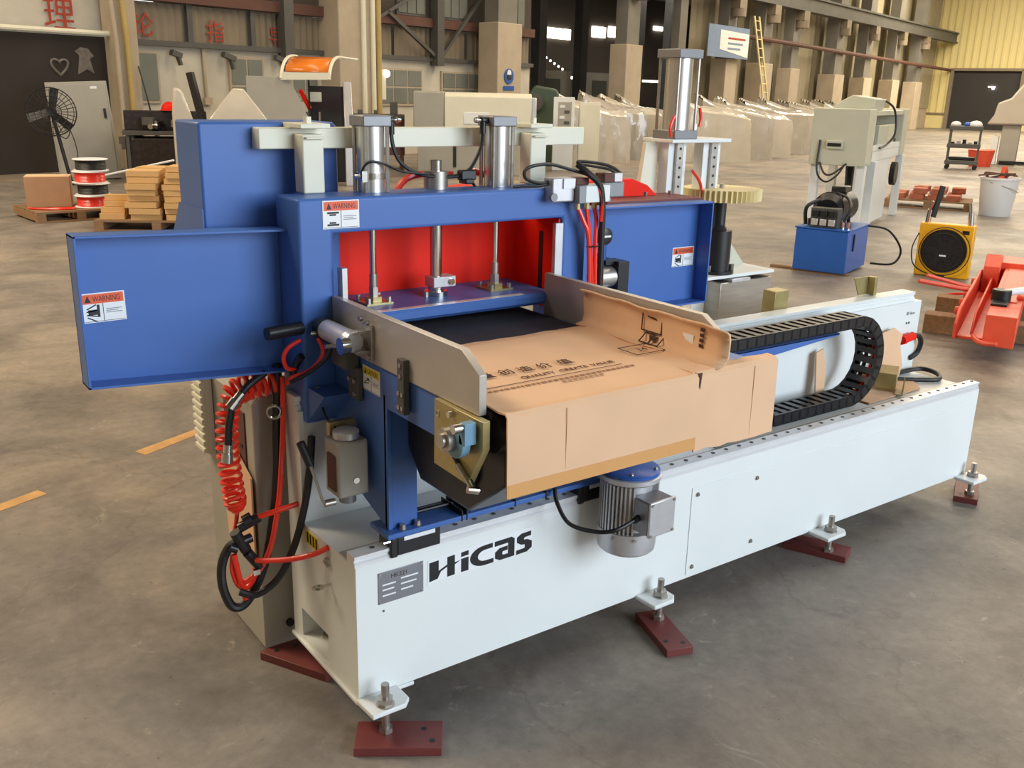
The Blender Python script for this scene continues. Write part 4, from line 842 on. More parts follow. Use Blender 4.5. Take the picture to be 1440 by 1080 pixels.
# signs on the middle column
FS = frame(B(19.72, 14.955, 1.78), B(1,0), (0,0,1))
sg = thing('safety_sign', 'blue round mask sign on the pale middle column', 'sign', tuple(B(19.95, 14.95, 1.7)), BROT)
MB().prism([(0.20*cos(t), 0.30 + 0.20*sin(t)) for t in [2*pi*k/24 for k in range(24)]], 'y', -0.012, 0.0).build('sign_disc', motorblue, sg)
MB().box(-0.23, 0.23, -0.012, 0.0, -0.06, 0.05).build('sign_caption', motorblue, sg)
MB().prism([(0.09*cos(t), 0.36 + 0.11*sin(t)) for t in [2*pi*k/16 for k in range(16)]], 'y', -0.018, -0.012).build('sign_head', stk_white, sg); MB().box(-0.09, 0.09, -0.022, -0.016, 0.22, 0.34).build('sign_mask', ink, sg)
s2 = thing('hazard_sign', 'yellow triangular hazard sign on the side of the middle column', 'sign', tuple(B(20.53, 15.25, 1.75)), BROT)
MB().prism([(-0.18,0.1),(0.18,0.1),(0.0,0.55)], 'x', 0.0, 0.012).build('sign_triangle', stk_yellow, s2); MB().prism([(-0.03,0.16),(0.03,0.16),(0.0,0.40)], 'x', 0.012, 0.016).build('sign_bolt', ink, s2)
MB().box(0.0, 0.012, -0.2, 0.2, -0.2, 0.02).build('sign_caption', stk_white, s2); MB().box(0.0, 0.014, -0.2, 0.2, -0.25, -0.16).build('sign_stripe', greenp, s2)
# right part of the wall: sheet between columns, crane beam, pipes
w2 = struct(wb(MB().box(32.5, 66, 16.2, 16.4, 0, 1.2), 'wall_rear', concrete))
for u0, u1 in ((32.5, 36.5), (36.6, 40.0), (40.1, 45.0), (45.1, 49.5), (49.6, 54.5), (54.6, 59.0), (59.1, 66)):
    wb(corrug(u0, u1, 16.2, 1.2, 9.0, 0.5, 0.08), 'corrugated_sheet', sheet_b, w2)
struct(wb(MB().box(24, 66, 15.0, 15.25, 5.2, 5.75).box(24, 66, 14.9, 15.35, 5.7, 5.78).box(24, 66, 14.9, 15.35, 5.17, 5.23), 'trim_20', steeldark))
struct(wb(MB().cyl((32, 15.1, 3.9), (66, 15.1, 3.55), 0.09, 8), 'trim_21', rust))
for u in (26.9, 34.2, 37.5, 40.6, 45.9, 50.2, 55, 59.5): wb(MB().box(u-0.3, u+0.3, 14.9, 15.4, 4.8, 5.18).cyl((u, 15.1, 4.5), (u, 15.1, 4.8), 0.3, 12), 'crane_bracket', sheet, w2)
for u in (39.1, 42.2): wb(MB().box(u-0.5, u+0.5, 16.05, 16.21, 1.0, 2.3), 'doorway', glassdark, w2); wb(MB().box(u-0.35, u+0.25, 16.02, 16.06, 2.08, 2.2), 'lamp_tube', lamp_m, w2)
# banner
bn = thing('wall_banner', 'blue and white banner hanging high between the columns', 'banner', tuple(B(33.2, 14.9, 3.0)), BROT)
MB().box(-1.7, 1.75, 0, 0.03, 0, 1.1).build('banner_sheet', banner_b, bn); MB().prism([(-0.75,0.28),(1.7,0.05),(1.7,0.9),(-0.75,0.95)], 'y', -0.01, 0).build('banner_field', sacks, bn)
for k in range(3): MB().box(-0.1, 1.4 - 0.2*k, -0.016, -0.01, 0.65 - 0.18*k, 0.72 - 0.18*k).build('banner_line', banner_b if k else redpaint, bn)
ld = thing('ladder', 'tall thin ladder leaning by the sheet wall beyond the banner', 'ladder', tuple(B(36.2, 14.6, 0)), BROT)
for s in (-0.22, 0.22): MB().beam((0.9+s, 0, 0), (-0.75+s, 0.3, 4.6), 0.05, 0.07).build('stile', sheet_y, ld)
for k in range(14): q = (k+0.5)/14; MB().cyl((0.9-1.65*q-0.22, 0.3*q, 4.6*q), (0.9-1.65*q+0.22, 0.3*q, 4.6*q), 0.02, 6).build('rung', sheet_y, ld)
# far end wall with gate
fw = struct(wb(MB().box(66, 66.3, 14.9, 30, 0, 12).box(66, 66.3, 10.9, 14.9, 3.55, 12).box(66, 66.3, -40, 10.9, 0, 12), 'wall_far', sheet_y))
for k in range(64):
    n_ = 16.4 - k*0.42
    z0 = 3.6 if 10.9 < n_ < 14.95 else 0.9
    wb(MB().box(65.93, 66.0, n_-0.05, n_+0.05, z0, 12), 'sheet_rib', sheet_y, fw)
wb(MB().box(65.9, 66.0, 14.9, 16.4, 0.85, 0.95), 'cill_rail', sheet, fw)
d2 = struct(wb(MB().box(66.1, 66.4, 10.7, 15.1, 0, 3.6), 'door_2', mat('gate_dark', (44, 42, 42), 0.6, 0, 0.1, 0.5)))
wb(MB().box(65.85, 66.05, 14.85, 15.05, 0, 3.6).box(65.85, 66.05, 10.75, 10.95, 0, 3.6).box(65.85, 66.05, 10.75, 15.05, 3.52, 3.68), 'gate_frame', sheet, d2)
wb(MB().box(65.95, 66.08, 12.35, 12.75, 2.55, 2.62).sphere((66, 12.45, 2.5), 0.09, 8, 6), 'gate_lamp', lamp_m, d2)
# dim hall next door, seen between the columns
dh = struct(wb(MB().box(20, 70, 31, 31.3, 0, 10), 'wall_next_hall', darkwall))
for u0, u1, z0, z1 in ((43.0,46.3,4.5,5.05), (48.6,50.0,4.8,5.4), (50.4,51.7,4.9,5.5), (55.8,56.9,5.6,5.85), (57.3,59.0,5.6,6.05)):
    wb(MB().box(u0, u1, 30.9, 31.0, z0, z1), 'lit_opening', lit, dh)
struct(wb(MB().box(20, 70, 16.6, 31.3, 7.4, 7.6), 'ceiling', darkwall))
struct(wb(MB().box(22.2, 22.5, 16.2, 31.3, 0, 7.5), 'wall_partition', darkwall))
for i, (u, n_) in enumerate(((31, 22), (35.5, 23), (43, 24.5), (47, 25))): struct(wb(MB().box(u-0.25, u+0.25, n_-0.2, n_+0.2, 0, 7.4), 'trim_%d' % (30+i), steeldark))
ls = thing('lamp_string', 'row of small bright lamps hanging in the dim hall behind', 'lamp', tuple(B(34, 24, 2.75)), BROT)
for k in range(6): MB().sphere((k*0.32, 0, 0.42-0.11*k), 0.05, 8, 6).build('bulb', lamp_m, ls)
MB().tube([(-0.1,0,0.5),(0.8,0,0.2),(1.7,0,-0.1)], 0.01, 6).build('lamp_wire', black, ls)
for i, (u0, u1) in enumerate(((33, 36.3), (37.2, 40.2))):
    r_ = struct(wb(MB().box(u0, u1, 24, 24.2, 0, 2.55), 'wall_office_%d' % (i+1), plaster)); wb(MB().box(u0+0.9, u1-0.9, 23.95, 24.0, 1.2, 2.2), 'pane', glass, r_)
struct(wb(MB().box(40, 58, 29.0, 29.1, 2.35, 2.48), 'trim_40', lamp_m))

# rest of the hall shell: roof, near end wall, right wall with the open daylight gate
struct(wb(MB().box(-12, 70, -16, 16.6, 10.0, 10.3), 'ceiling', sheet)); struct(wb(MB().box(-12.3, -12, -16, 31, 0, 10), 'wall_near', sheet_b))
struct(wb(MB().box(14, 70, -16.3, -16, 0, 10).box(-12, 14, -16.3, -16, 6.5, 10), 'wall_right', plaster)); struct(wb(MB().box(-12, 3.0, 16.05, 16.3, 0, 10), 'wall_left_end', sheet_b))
# ------------------------------------------------------------------ left background
fn = thing('pedestal_fan', 'black pedestal fan standing before the dark gateway', 'fan', (2.34, 15.15, 0), rad(-11))
MB().lathe([(0.26,0),(0.26,0.03),(0.10,0.05),(0.05,0.06)], (0.12,0,0), 'z', 24).build('fan_base', black, fn)
MB().cyl((0.12,0,0.05), (-0.04,0,1.05), 0.028, 12).build('fan_pole', blackp, fn)
MB().cyl((-0.06,-0.05,1.13), (-0.06,0.2,1.13), 0.085, 16).build('fan_motor', black, fn)
cg = MB()
for R0, y_ in ((0.37,-0.10),(0.365,0.0),(0.33,-0.16),(0.24,-0.18),(0.15,-0.19),(0.06,-0.19)): cg.ring((-0.06,y_,1.13), (0,1,0), R0, 0.006, 32, 5)
for k in range(32):
    a = 2*pi*k/32; cg.tube([(-0.06+0.06*cos(a),-0.19,1.13+0.06*sin(a)), (-0.06+0.30*cos(a),-0.17,1.13+0.30*sin(a)), (-0.06+0.37*cos(a),-0.10,1.13+0.37*sin(a)), (-0.06+0.35*cos(a),0.06,1.13+0.35*sin(a)), (-0.06+0.1*cos(a),0.12,1.13+0.1*sin(a))], 0.003, 4, 2)
cg.build('fan_guard', black, fn)
for k in range(3):
    a = 2*pi*k/3 + 1.5; MB().prism([(0.05,-0.05),(0.34,-0.10),(0.38,0.03),(0.05,0.06)], 'y', -0.07, -0.055).xform(Matrix.Translation((-0.06,0,1.13)) @ Matrix.Rotation(-a, 4, 'Y') @ Matrix.Rotation(0.35, 4, 'X')).build('fan_blade', blackp, fn)
MB().tube([(0.05,-0.05,0.95),(0.18,-0.06,0.85),(0.12,-0.06,0.72),(0.02,-0.05,0.80),(0.16,-0.05,0.90),(0.26,-0.06,0.5),(0.2,-0.05,0.05)], 0.008, 6).build('fan_cord', black, fn)
gc = thing('tall_grey_cabinet', 'tall light grey steel cabinet with handle behind the pedestal fan', 'cabinet', (2.93, 15.75, 0), rad(-12), rot=(rad(0), rad(-3.0), rad(-12)))
MB().prism([(-0.50,0),(0.48,0),(0.44,1.60),(-0.50,1.60)], 'y', 0, 0.35).build('cabinet_body', greyp, gc, 0.008)
MB().box(-0.47, 0.42, -0.012, 0.0, 0.06, 1.56).build('cabinet_door', greyp, gc, 0.004)
MB().box(0.33, 0.37, -0.035, -0.012, 1.0, 1.16).build('door_handle', black, gc, 0.004)
MB().box(0.18, 0.28, -0.014, -0.012, 1.48, 1.52).build('door_label', stk_white, gc)
def pallet(name, label, x, y, a, L_, W_, h=0.13, grp='timber pallets'):
    t = thing(name, label, 'pallet', (x, y, 0), rad(a), grp)
    n_ = 6
    for k in range(n_): MB().box(-L_/2, L_/2, -W_/2 + W_*k/n_, -W_/2 + W_*(k+0.82)/n_, h-0.022, h).build('deck_board', wood2, t)
    for k in range(3):
        xx = -L_/2 + (L_-0.1)*k/2; MB().box(xx, xx+0.1, -W_/2, W_/2, 0.022, h-0.022).build('stringer', wood2, t)
    MB().box(-L_/2, L_/2, -W_/2, -W_/2+0.09, 0, 0.022).build('bottom_board', wood2, t)
    return t
pallet('pallet', 'worn timber pallet carrying a cardboard box and cable spools', 1.55, 10.9, 6, 1.0, 0.95)
bx_ = thing('cardboard_box', 'brown cardboard box standing on the left pallet', 'box', (1.38, 11.02, 0.131), rad(-16))
MB().box(-0.25, 0.25, -0.16, 0.16, 0, 0.36).build('box_body', mat('old_carton', (176, 136, 102), 0.85, 0, 0.08, 4), bx_, 0.004)
MB().box(-0.25, 0.25, -0.155, 0.155, 0.36, 0.366).build('box_flap', card, bx_)
sp_z = 0.131
for i, (mt_, lab) in enumerate(((redhose, 'bottom cable spool of the stack, wound with red wire'), (black, 'second cable spool from below, wound with black wire'), (redhose, 'third cable spool from below, wound with red wire'), (black, 'topmost cable spool of the stack, wound with black wire'))):
    s = thing('cable_spool', lab, 'spool', (1.80 + 0.02*(i % 2), 10.72, sp_z), 0, 'stack of cable spools on the left pallet')
    MB().lathe([(0.20,0),(0.205,0.004),(0.20,0.014)], (0,0,0), 'z', 24).build('spool_flange', stk_white, s); MB().lathe([(0.20,0.132),(0.205,0.136),(0.20,0.144)], (0,0,0), 'z', 24).build('spool_flange', stk_white, s)
    m = MB()
    for k in range(7): m.ring((0,0,0.024+0.0165*k), (0,0,1), 0.165, 0.011, 24, 6)
    m.cyl((0,0,0.014), (0,0,0.132), 0.16, 24); m.build('wound_wire', mt_, s); sp_z += 0.1445
m = MB(); m.tube([(1.08,10.75,0.1435),(1.25,10.58,0.1435),(1.42,10.5,0.1435),(1.56,10.52,0.1435)], 0.012, 6); m.tube([(1.10,10.68,0.1435),(1.3,10.64,0.1435),(1.45,10.60,0.1435),(1.57,10.60,0.1435)], 0.012, 6)
tag(m.build('loose_red_wire', redhose), 'loose red wire trailing across the left pallet boards', 'wire')
mp = thing('mop', 'green-headed mop leaning with a long white handle across the box', 'mop', (1.66, 13.3, 0))
MB().cyl((0.05,-0.03,0.12), (1.35,-1.95,0.62), 0.014, 8).build('mop_handle', stk_white, mp)
m = MB().rbox((0,0,0.09), (0.22,0.14,0.10), (0,0,0.3)).rbox((-0.02,0.02,0.19), (0.10,0.08,0.12), (0,0.4,0.2)); m.build('mop_head', greenp, mp, 0.02)
MB().rbox((0.0,0,0.02), (0.26,0.18,0.04), (0,0,0.3)).build('mop_cloth', sacks, mp, 0.01)
# timber stack
pallet('pallet', 'worn timber pallet under the big stack of pale boards', 2.35, 9.55, -30, 1.35, 1.0)
random.seed(11)
def board(x, y, z, a, L_, W_, H_, lab='short pale sawn board in the stack on the right-hand timber pallet'):
    if not hasattr(board, 'proto'): board.proto = MB().box(-0.5, 0.5, -0.5, 0.5, 0, 1).build('timber_board', wood); o = board.proto
    else: o = board.proto.copy(); COL.objects.link(o)
    o.location = (x, y, z); o.rotation_euler = (0, 0, rad(a)); o.scale = (L_, W_, H_)
    tag(o, lab, 'board', 'sawn boards stacked on a pallet')
ca, sa = cos(rad(-30)), sin(rad(-30))
for col_, (lx0, ly0, nlev, hh) in enumerate(((-0.12, -0.30, 8, 0.068), (0.28, -0.28, 9, 0.066), (-0.12, 0.16, 8, 0.068), (0.32, 0.18, 9, 0.068))):
    for k in range(nlev):
        jx, jy = random.uniform(-.03, .03), random.uniform(-.03, .03)
        board(2.35 + (lx0+jx)*ca - (ly0+jy)*sa, 9.55 + (lx0+jx)*sa + (ly0+jy)*ca, 0.131 + hh*k, -30 + random.uniform(-5, 5), random.uniform(.30, .355), random.uniform(.33, .40), hh-0.006)
for k, (lx0, ly0, z_) in enumerate(((-0.50,-0.36,0.131), (-0.50,-0.22,0.131), (-0.48,-0.08,0.131), (-0.50,-0.30,0.195), (-0.49,-0.14,0.195), (-0.48,-0.26,0.259), (-0.47,-0.12,0.259), (-0.48,-0.2,0.323), (-0.5,0.08,0.131), (-0.49,0.22,0.131))):
    board(2.35 + lx0*ca - ly0*sa, 9.55 + lx0*sa + ly0*ca, z_, -30 + random.uniform(-5, 5), random.uniform(.22, .27), 0.11, 0.060)

# plastic-wrapped machines
def wrapped(x, y, a, L_, W_, hb, hf, label, seed, grp='plastic-wrapped machines standing in rows'):
    """film draped over a machine: tall back-left peak falling to a lower right end; x,y = near right corner"""
    rnd = random.Random(seed); hb += rnd.uniform(-.07, .05); hf += rnd.uniform(-.06, .06); a += rnd.uniform(-4, 4); NX, NY, NZ = 22, 14, 8
    t = thing('wrapped_machine', label, 'wrapped machine', (x, y, 0), rad(a), grp)
    def top(u, v): return (hf + (hb-hf)*(0.35*(1-u) + 0.65*math.exp(-3.2*u)))*(0.90 + 0.10*v) - 0.02*sin(u*9+seed)
    V = []; Fq = []
    def vert(p): V.append(p); return len(V)-1
    ring = [(i/NX, 0) for i in range(NX)] + [(1, j/NY) for j in range(NY)] + [(1-i/NX, 1) for i in range(NX)] + [(0, 1-j/NY) for j in range(NY)]
    rows = []
    for k in range(NZ+1):
        q = k/NZ; row = []
        for (u, v_) in ring:
            f_ = 1 + 0.035*(1-q*0.6)*sin(u*29+v_*37+seed+q*2) + 0.02*sin(u*61+v_*53+seed*2-q*3) + rnd.uniform(-.015, .015) + (0.05*sin(v_*46+seed+q*1.5)*(1-0.5*q) if u > 0.9 else 0)
            xx = -L_ + L_*u; yy = W_*v_; cx_, cy_ = -L_/2, W_/2
            s = (0.93 + 0.07*(1-q)**0.5)*f_
            row.append(vert((cx_ + (xx-cx_)*s, cy_ + (yy-cy_)*s, top(u, v_)*q*(0.98))))
        rows.append(row)
    n = len(ring)
    for k in range(NZ):
        for i in range(n): Fq.append((rows[k][i], rows[k][(i+1) % n], rows[k+1][(i+1) % n], rows[k+1][i]))
    G_ = {}
    for i in range(NX+1):
        for j in range(NY+1):
            u, v_ = i/NX, j/NY
            if (u, v_) in ring: G_[i, j] = rows[NZ][ring.index((u, v_))]
            else: G_[i, j] = vert((-L_/2 + (-L_+L_*u+L_/2)*0.93, W_/2 + (W_*v_-W_/2)*0.93, top(u, v_) + 0.05*sin(v_*pi) + rnd.uniform(-.015, .02)))
    def g(i, j):
        if i == 0 and j > 0: pass
        return G_[i, j]
    # fill ring lookups robustly
    for i in range(NX):
        for j in range(NY): Fq.append((g(i,j), g(i+1,j), g(i+1,j+1), g(i,j+1)))
    MB().add(V, Fq).build('plastic_film', film if seed % 2 else film2, t, ang=28)
    MB().box(-L_*0.94, -L_*0.06, W_*0.06, W_*0.94, 0, 0.10).build('skid', wood2, t)
    return t
ROW = [((15.23,15.72), 'leftmost plastic-wrapped machine, just right of the white rack beam'), ((16.55,16.55), 'second plastic-wrapped machine from the left, behind the leftmost'), ((17.9,17.3), 'third plastic-wrapped machine from the left'), ((19.2,18.1), 'fourth plastic-wrapped machine from the left, partly behind the tall air cylinder'),
       ((18.65,14.9), 'big plastic-wrapped machine right of the tall air cylinder, nearest in its row'), ((20.2,15.5), 'second wrapped machine in the row right of the air cylinder'), ((21.57,15.97), 'third wrapped machine in the row right of the air cylinder'), ((23.6,17.0), 'fourth wrapped machine in the row right of the air cylinder'), ((26.2,18.4), 'fifth wrapped machine in the row right of the air cylinder')]
for i, ((x, y), lab) in enumerate(ROW): wrapped(x, y, -27, 1.75 if i < 4 else 2.1, 0.90, 1.66, 1.18, lab, i+1)
FAR = [(29.2,19.9), (31.5,21.2), (34.0,22.6), (36.6,24.0), (39.3,25.4), (42.0,26.8), (44.3,27.2)]
ORD = ['first', 'second', 'third', 'fourth', 'fifth', 'sixth', 'last']
for i, (x, y) in enumerate(FAR): wrapped(x, y, -27, 2.2, 1.2, 1.55, 1.15, '%s of the small far wrapped machines toward the yellow end wall' % ORD[i], 20+i, 'far wrapped machines')
# pale wrapped tops behind the blue cover
w1 = thing('wrapped_parcel', 'narrow cream wrapped bundle standing behind the blue cover, left one', 'bundle', (3.49, 12.38, 0), rad(-17))
MB().prism([(-0.14,0),(0.20,0),(0.20,0.9),(0.14,1.12),(0.02,1.52),(-0.10,1.56),(-0.14,1.2)], 'y', 0, 0.3).build('film_wrap', film, w1, 0.04)
w2_ = thing('wrapped_parcel', 'cream wrapped pyramid-topped crate standing behind the blue cover', 'bundle', (4.22, 12.12, 0), rad(-20))
m = MB(); m.add([(-.42,-.3,0),(.42,-.3,0),(.42,.35,0),(-.42,.35,0),(-.42,-.3,1.12),(.42,-.3,1.10),(.42,.35,1.12),(-.42,.35,1.12),(-.06,-.02,1.56),(.10,0,1.55),(.08,.08,1.56),(-.05,.08,1.56)],
    [(0,3,2,1),(0,1,5,4),(1,2,6,5),(2,3,7,6),(3,0,4,7),(4,5,9,8),(5,6,10,9),(6,7,11,10),(7,4,8,11),(8,9,10,11)]); m.build('film_wrap', film, w2_, 0.02)
# dark heap of parts at the wall
hp = thing('parts_bench', 'dark steel bench heaped with black machine parts by the wall window', 'bench', (4.05, 14.9, 0), rad(-16))
MB().box(-0.75, 0.75, -0.3, 0.4, 0.78, 0.84).build('bench_top', steeldark, hp)
for sx in (-0.7, 0.66):
    for sy in (-0.28, 0.34): MB().box(sx, sx+0.05, sy, sy+0.05, 0, 0.78).build('leg', steeldark, hp)
MB().box(-0.72, 0.72, -0.25, 0.35, 0.02, 0.74).build('lower_bin', mat('dark_scrap', (50, 42, 40), 0.5, 0.3, 0.4, 14, bump=0.6, bscale=25), hp, 0.03)
random.seed(5)
for k in range(16):
    x_, z_ = random.uniform(-.7, .6), random.uniform(.56, .74) if k % 2 else random.uniform(.86, 1.0); m = MB()
    if k % 3: m.cyl((x_, random.uniform(-.25,.1), z_), (x_+random.uniform(.05,.2), random.uniform(-.1,.3), z_+random.uniform(-.03,.06)), random.uniform(.02,.06), 10)
    else: m.rbox((x_, 0, z_), (.18,.2,.12), (0,0,k))
    m.build('machine_part', steeldark if k % 4 else chrome, hp)
MB().box(-0.72, 0.6, 0.1, 0.35, 0.84, 1.16).build('dark_crate', MATS['dark_scrap'], hp, 0.01)
rh = thing('hard_hat', 'red hard hat lying beside the narrow cream bundle', 'hat', (4.06, 14.92, 1.17), 0)
MB().lathe([(0.12,0),(0.125,0.02),(0.105,0.08),(0.06,0.13),(0.01,0.145)], (0,0,0), 'z', 20).build('hat_shell', red, rh)
MB().lathe([(0.145,0.0),(0.145,0.01),(0.12,0.02)], (0,0,0), 'z', 20).build('hat_brim', red, rh)
lp = MB().beam((0,0,0), (-0.28,0.25,1.78), 0.11, 0.10).build('black_post', black); lp.location = (4.55, 14.1, 0)
tag(lp, 'black square post leaning against the white wall', 'post')
rp = MB().beam((0,0,0), (-0.15,0.25,1.05), 0.08, 0.05).build('brown_plank', rust); rp.location = B(9.5, 15.2)
tag(rp, 'dark brown plank leaning beside the yellow drain pipe', 'plank')

# machine with orange window lid
hm = thing('hooded_machine', 'grey enclosed machine with raised orange window lid behind the blue cover', 'machine', (5.9, 13.62, 0), rad(-24))
MB().prism([(-0.90,0),(0.12,0),(0.12,1.0),(-0.08,1.45),(-0.22,1.72),(-0.35,1.75),(-0.90,1.75)], 'y', -0.2, -0.17).build('front_panel', greyp, hm, 0.004)
MB().box(-0.90, -0.87, -0.17, 0.9, 0, 1.75).build('side_panel', greyp, hm)
MB().prism([(-0.2,0),(0.9,0),(0.9,1.75),(0.5,1.75),(0.1,1.55),(-0.2,1.0)], 'x', 0.08, 0.11).build('inner_panel', glassdark, hm)
MB().box(0.11, 0.72, 0.5, 0.9, 0, 1.62).build('cavity_back', glassdark, hm)
MB().prism([(-0.2,0),(0.05,0),(0.05,1.1),(0.28,1.62),(0.18,1.70),(-0.1,1.2),(-0.2,0.95)], 'x', 0.66, 0.80).build('curved_arm', alu, hm, 0.01)
def curved(pts, x0, x1, nm, mt, th):
    v = []
    for y_, z_ in pts: v += [(x0(y_), y_, z_), (x1(y_), y_, z_)]
    o = MB().add(v, [(2*i_, 2*i_+1, 2*i_+3, 2*i_+2) for i_ in range(len(pts)-1)]).build(nm, mt, hm, ang=60)
    so = o.modifiers.new('solid', 'SOLIDIFY'); so.thickness = th; return o
arc_ = [(-0.26,1.72),(-0.20,1.84),(-0.08,1.95),(0.12,2.04),(0.40,2.09),(0.75,2.10)]
curved(arc_[1:5], lambda y_: -0.28+0.25*(y_+0.2), lambda y_: 0.42+0.25*(y_+0.2), 'orange_window', orangew, 0.015)
for x_ in (-0.33, 0.44): MB().tube([(x_+0.25*(y_+0.2), y_, z_) for y_, z_ in arc_], 0.028, 6, 4).build('lid_frame', cream, hm)
MB().prism([(-0.36,1.70),(0.46,1.72),(0.44,1.83),(-0.30,1.82)], 'y', -0.27, -0.24).build('lid_front', cream, hm, 0.004)
MB().tube([(0.44+0.25*0.95,0.75,2.10),(0.95,0.75,2.07)], 0.025, 6, 0).build('gas_strut', cream, hm)
MB().beam((-0.05,0.1,1.55), (0.10,0.05,1.25), 0.05, 0.06).build('red_lever', red, hm)
MB().box(-0.05, 0.3, 0.3, 0.45, 1.36, 1.52).build('control_box', cream, hm, 0.01)
for x_ in (0.02, 0.25): MB().cyl((x_,0.1,0.9), (x_,0.1,1.2), 0.03, 10).build('chrome_rod', chrome, hm)
h2 = thing('hooded_machine', 'long pale grey hooded machine directly behind the two clamp cylinders', 'machine', (10.05, 14.75, 0), rad(-33.5))
MB().prism([(-0.72,0.9),(-0.72,1.57),(-0.60,1.58),(0.30,1.58),(0.30,0.9)], 'x', -1.17, -0.58).build('hood_left', greyp, h2, 0.02)
MB().prism([(-0.73,0.9),(-0.73,1.50),(-0.60,1.57),(0.30,1.57),(0.30,0.9)], 'x', -0.57, 1.12).build('hood_right', cream, h2, 0.02)
MB().prism([(-0.7,0.9),(-0.62,1.5),(0.2,1.5),(0.3,0.9)], 'x', 1.12, 1.22).build('end_shell', alu, h2, 0.02)
MB().box(-1.1, 1.1, -0.6, 0.25, 0, 0.9).build('machine_body', greyp, h2, 0.01)
for x_ in (-0.4, 0.5): MB().box(x_, x_+0.06, -0.62, -0.6, 0.15, 0.8).build('body_slot', ink, h2)
MB().box(-0.2, 0.3, -0.75, -0.73, 0.98, 1.20).build('access_plate', white, h2, 0.01)
MB().box(1.22, 1.235, -0.45, -0.3, 1.05, 1.35).build('vent', ink, h2)
# green machine and white cabinets further back
gm_ = thing('green_lathe', 'dark green machine seen past the right end of the pale hood', 'machine', (12.6, 15.8, 0), rad(-37))
MB().prism([(-0.5,0),(0.45,0),(0.5,1.2),(0.3,1.68),(-0.2,1.76),(-0.45,1.4)], 'y', 0, 0.5).build('body', darkgreen, gm_, 0.05)
MB().cyl((-0.2,-0.1,1.4), (-0.2,0,1.4), 0.2, 16).build('chuck', steeldark, gm_)
wc = thing('white_control_cabinet', 'small white control cabinet with open front beside the green machine', 'cabinet', (12.2, 14.55, 0), rad(-37))
MB().box(-0.22, 0.22, 0, 0.3, 0, 1.52).build('body', white, wc, 0.01); MB().box(-0.12, 0.16, -0.01, 0, 0.8, 1.42).build('open_front', greyp, wc)
for k in range(5): MB().box(-0.09 + 0.1*(k % 2), 0.02 + 0.1*(k % 2), -0.02, -0.01, 0.86 + 0.11*k, 0.92 + 0.11*k).build('relay', steeldark if k % 2 else white, wc)
wc2 = thing('white_locker', 'plain pale locker right of the white control cabinet', 'cabinet', (12.75, 14.35, 0), rad(-37))
MB().box(-0.22, 0.22, 0, 0.35, 0, 1.42).build('body', cream, wc2, 0.01); MB().box(-0.2, 0.2, -0.01, 0, 0.05, 1.38).build('locker_door', cream, wc2, 0.004)
bt = thing('work_bench', 'brown workbench with small tools under the wall windows', 'bench', (8.0, 16.6, 0), rad(-28))
MB().box(-1.5, 1.3, -0.3, 0.4, 1.02, 1.10).build('bench_top', steeldark, bt); MB().box(-1.5, 1.3, -0.28, -0.24, 0.3, 1.02).build('apron', rust, bt)
for x_ in (-1.45, 1.2): MB().box(x_, x_+0.08, -0.28, 0.38, 0, 1.02).build('leg', rust, bt)
for k in range(8): MB().box(-1.3+0.33*k, -1.3+0.33*k+random.uniform(.06,.2), -0.1, 0.1, 1.10, 1.10+random.uniform(.05,.25)).build('tool', steeldark, bt, 0.01)
wlamp = thing('wall_lamp', 'small glowing bulb lamp on the column by the wall windows', 'lamp', tuple(B(15.95, 15.6, 1.95)), BROT)
MB().sphere((0,0,0), 0.09, 12, 8).build('bulb', lamp_m, wlamp); MB().box(-0.25, -0.02, 0.0, 0.2, -0.6, 0.1).build('meter_box', cream, wlamp)

# ------------------------------------------------------------------ right background
wm = thing('grey_green_machine', 'pale grey-green machine on square legs behind the blue hydraulic tank', 'machine', (9.55, 5.35, 0), rad(-66))
MB().box(-0.62, 0.06, -0.05, 0.35, 0.82, 1.50).build('front_box', gmach, wm, 0.008)
MB().prism([(0,1.02),(1.9,1.02),(1.9,1.42),(0,1.50)], 'x', 0.06, 0.08)
MB().box(-0.60, 0.06, 0.35, 2.6, 1.42, 1.48).build('top_deck', gmach, wm, 0.006)
MB().box(-0.60, 0.06, 0.30, 2.6, 0.86, 1.0).build('lower_beam', white, wm, 0.006)
MB().box(0.02, 0.06, 0.33, 2.4, 0.98, 1.06).build('side_rail', white, wm)
MB().box(-0.5, 0.0, 0.4, 2.3, 1.0, 1.1).build('mechanism', steeldark, wm)
MB().box(-0.1, 0.05, 0.7, 1.8, 1.02, 1.3).build('valve_box', gmach, wm, 0.01)
MB().box(-0.62, 0.08, 2.3, 2.65, 0.86, 1.50).build('rear_box', gmach, wm, 0.008)
for x_, y_ in ((-0.60, 0.0), (-0.04, 0.0), (-0.60, 1.0), (0.0, 0.45), (-0.60, 2.5), (0.0, 2.5)): MB().box(x_, x_+0.10, y_, y_+0.12, 0, 0.86).build('leg', white, wm, 0.004)
MB().box(0.0, 0.05, 0.62, 1.75, 0.05, 0.86).build('side_panel', white, wm, 0.004)
MB().prism([(-0.5,1.48),(0.0,1.48),(0.04,1.62),(-0.25,1.66),(-0.4,1.58)], 'y', 0.3, 1.0).build('top_cover', gmach, wm, 0.01)
MB().cyl((0.03,2.1,0.62), (0.10,2.1,0.62), 0.16, 20).build('drive_pulley', black, wm)
MB().box(-0.42, -0.22, -0.09, -0.05, 1.02, 1.12).build('control_box', gmach, wm, 0.006); MB().box(-0.40, -0.24, -0.1, -0.09, 1.05, 1.09).build('control_slot', ink, wm)
MB().tube([(-0.50,-0.06,1.12),(-0.50,-0.08,0.75),(-0.38,-0.1,0.62),(-0.25,-0.1,0.70),(-0.18,-0.08,0.82)], 0.012, 6).build('cable_loop', black, wm)
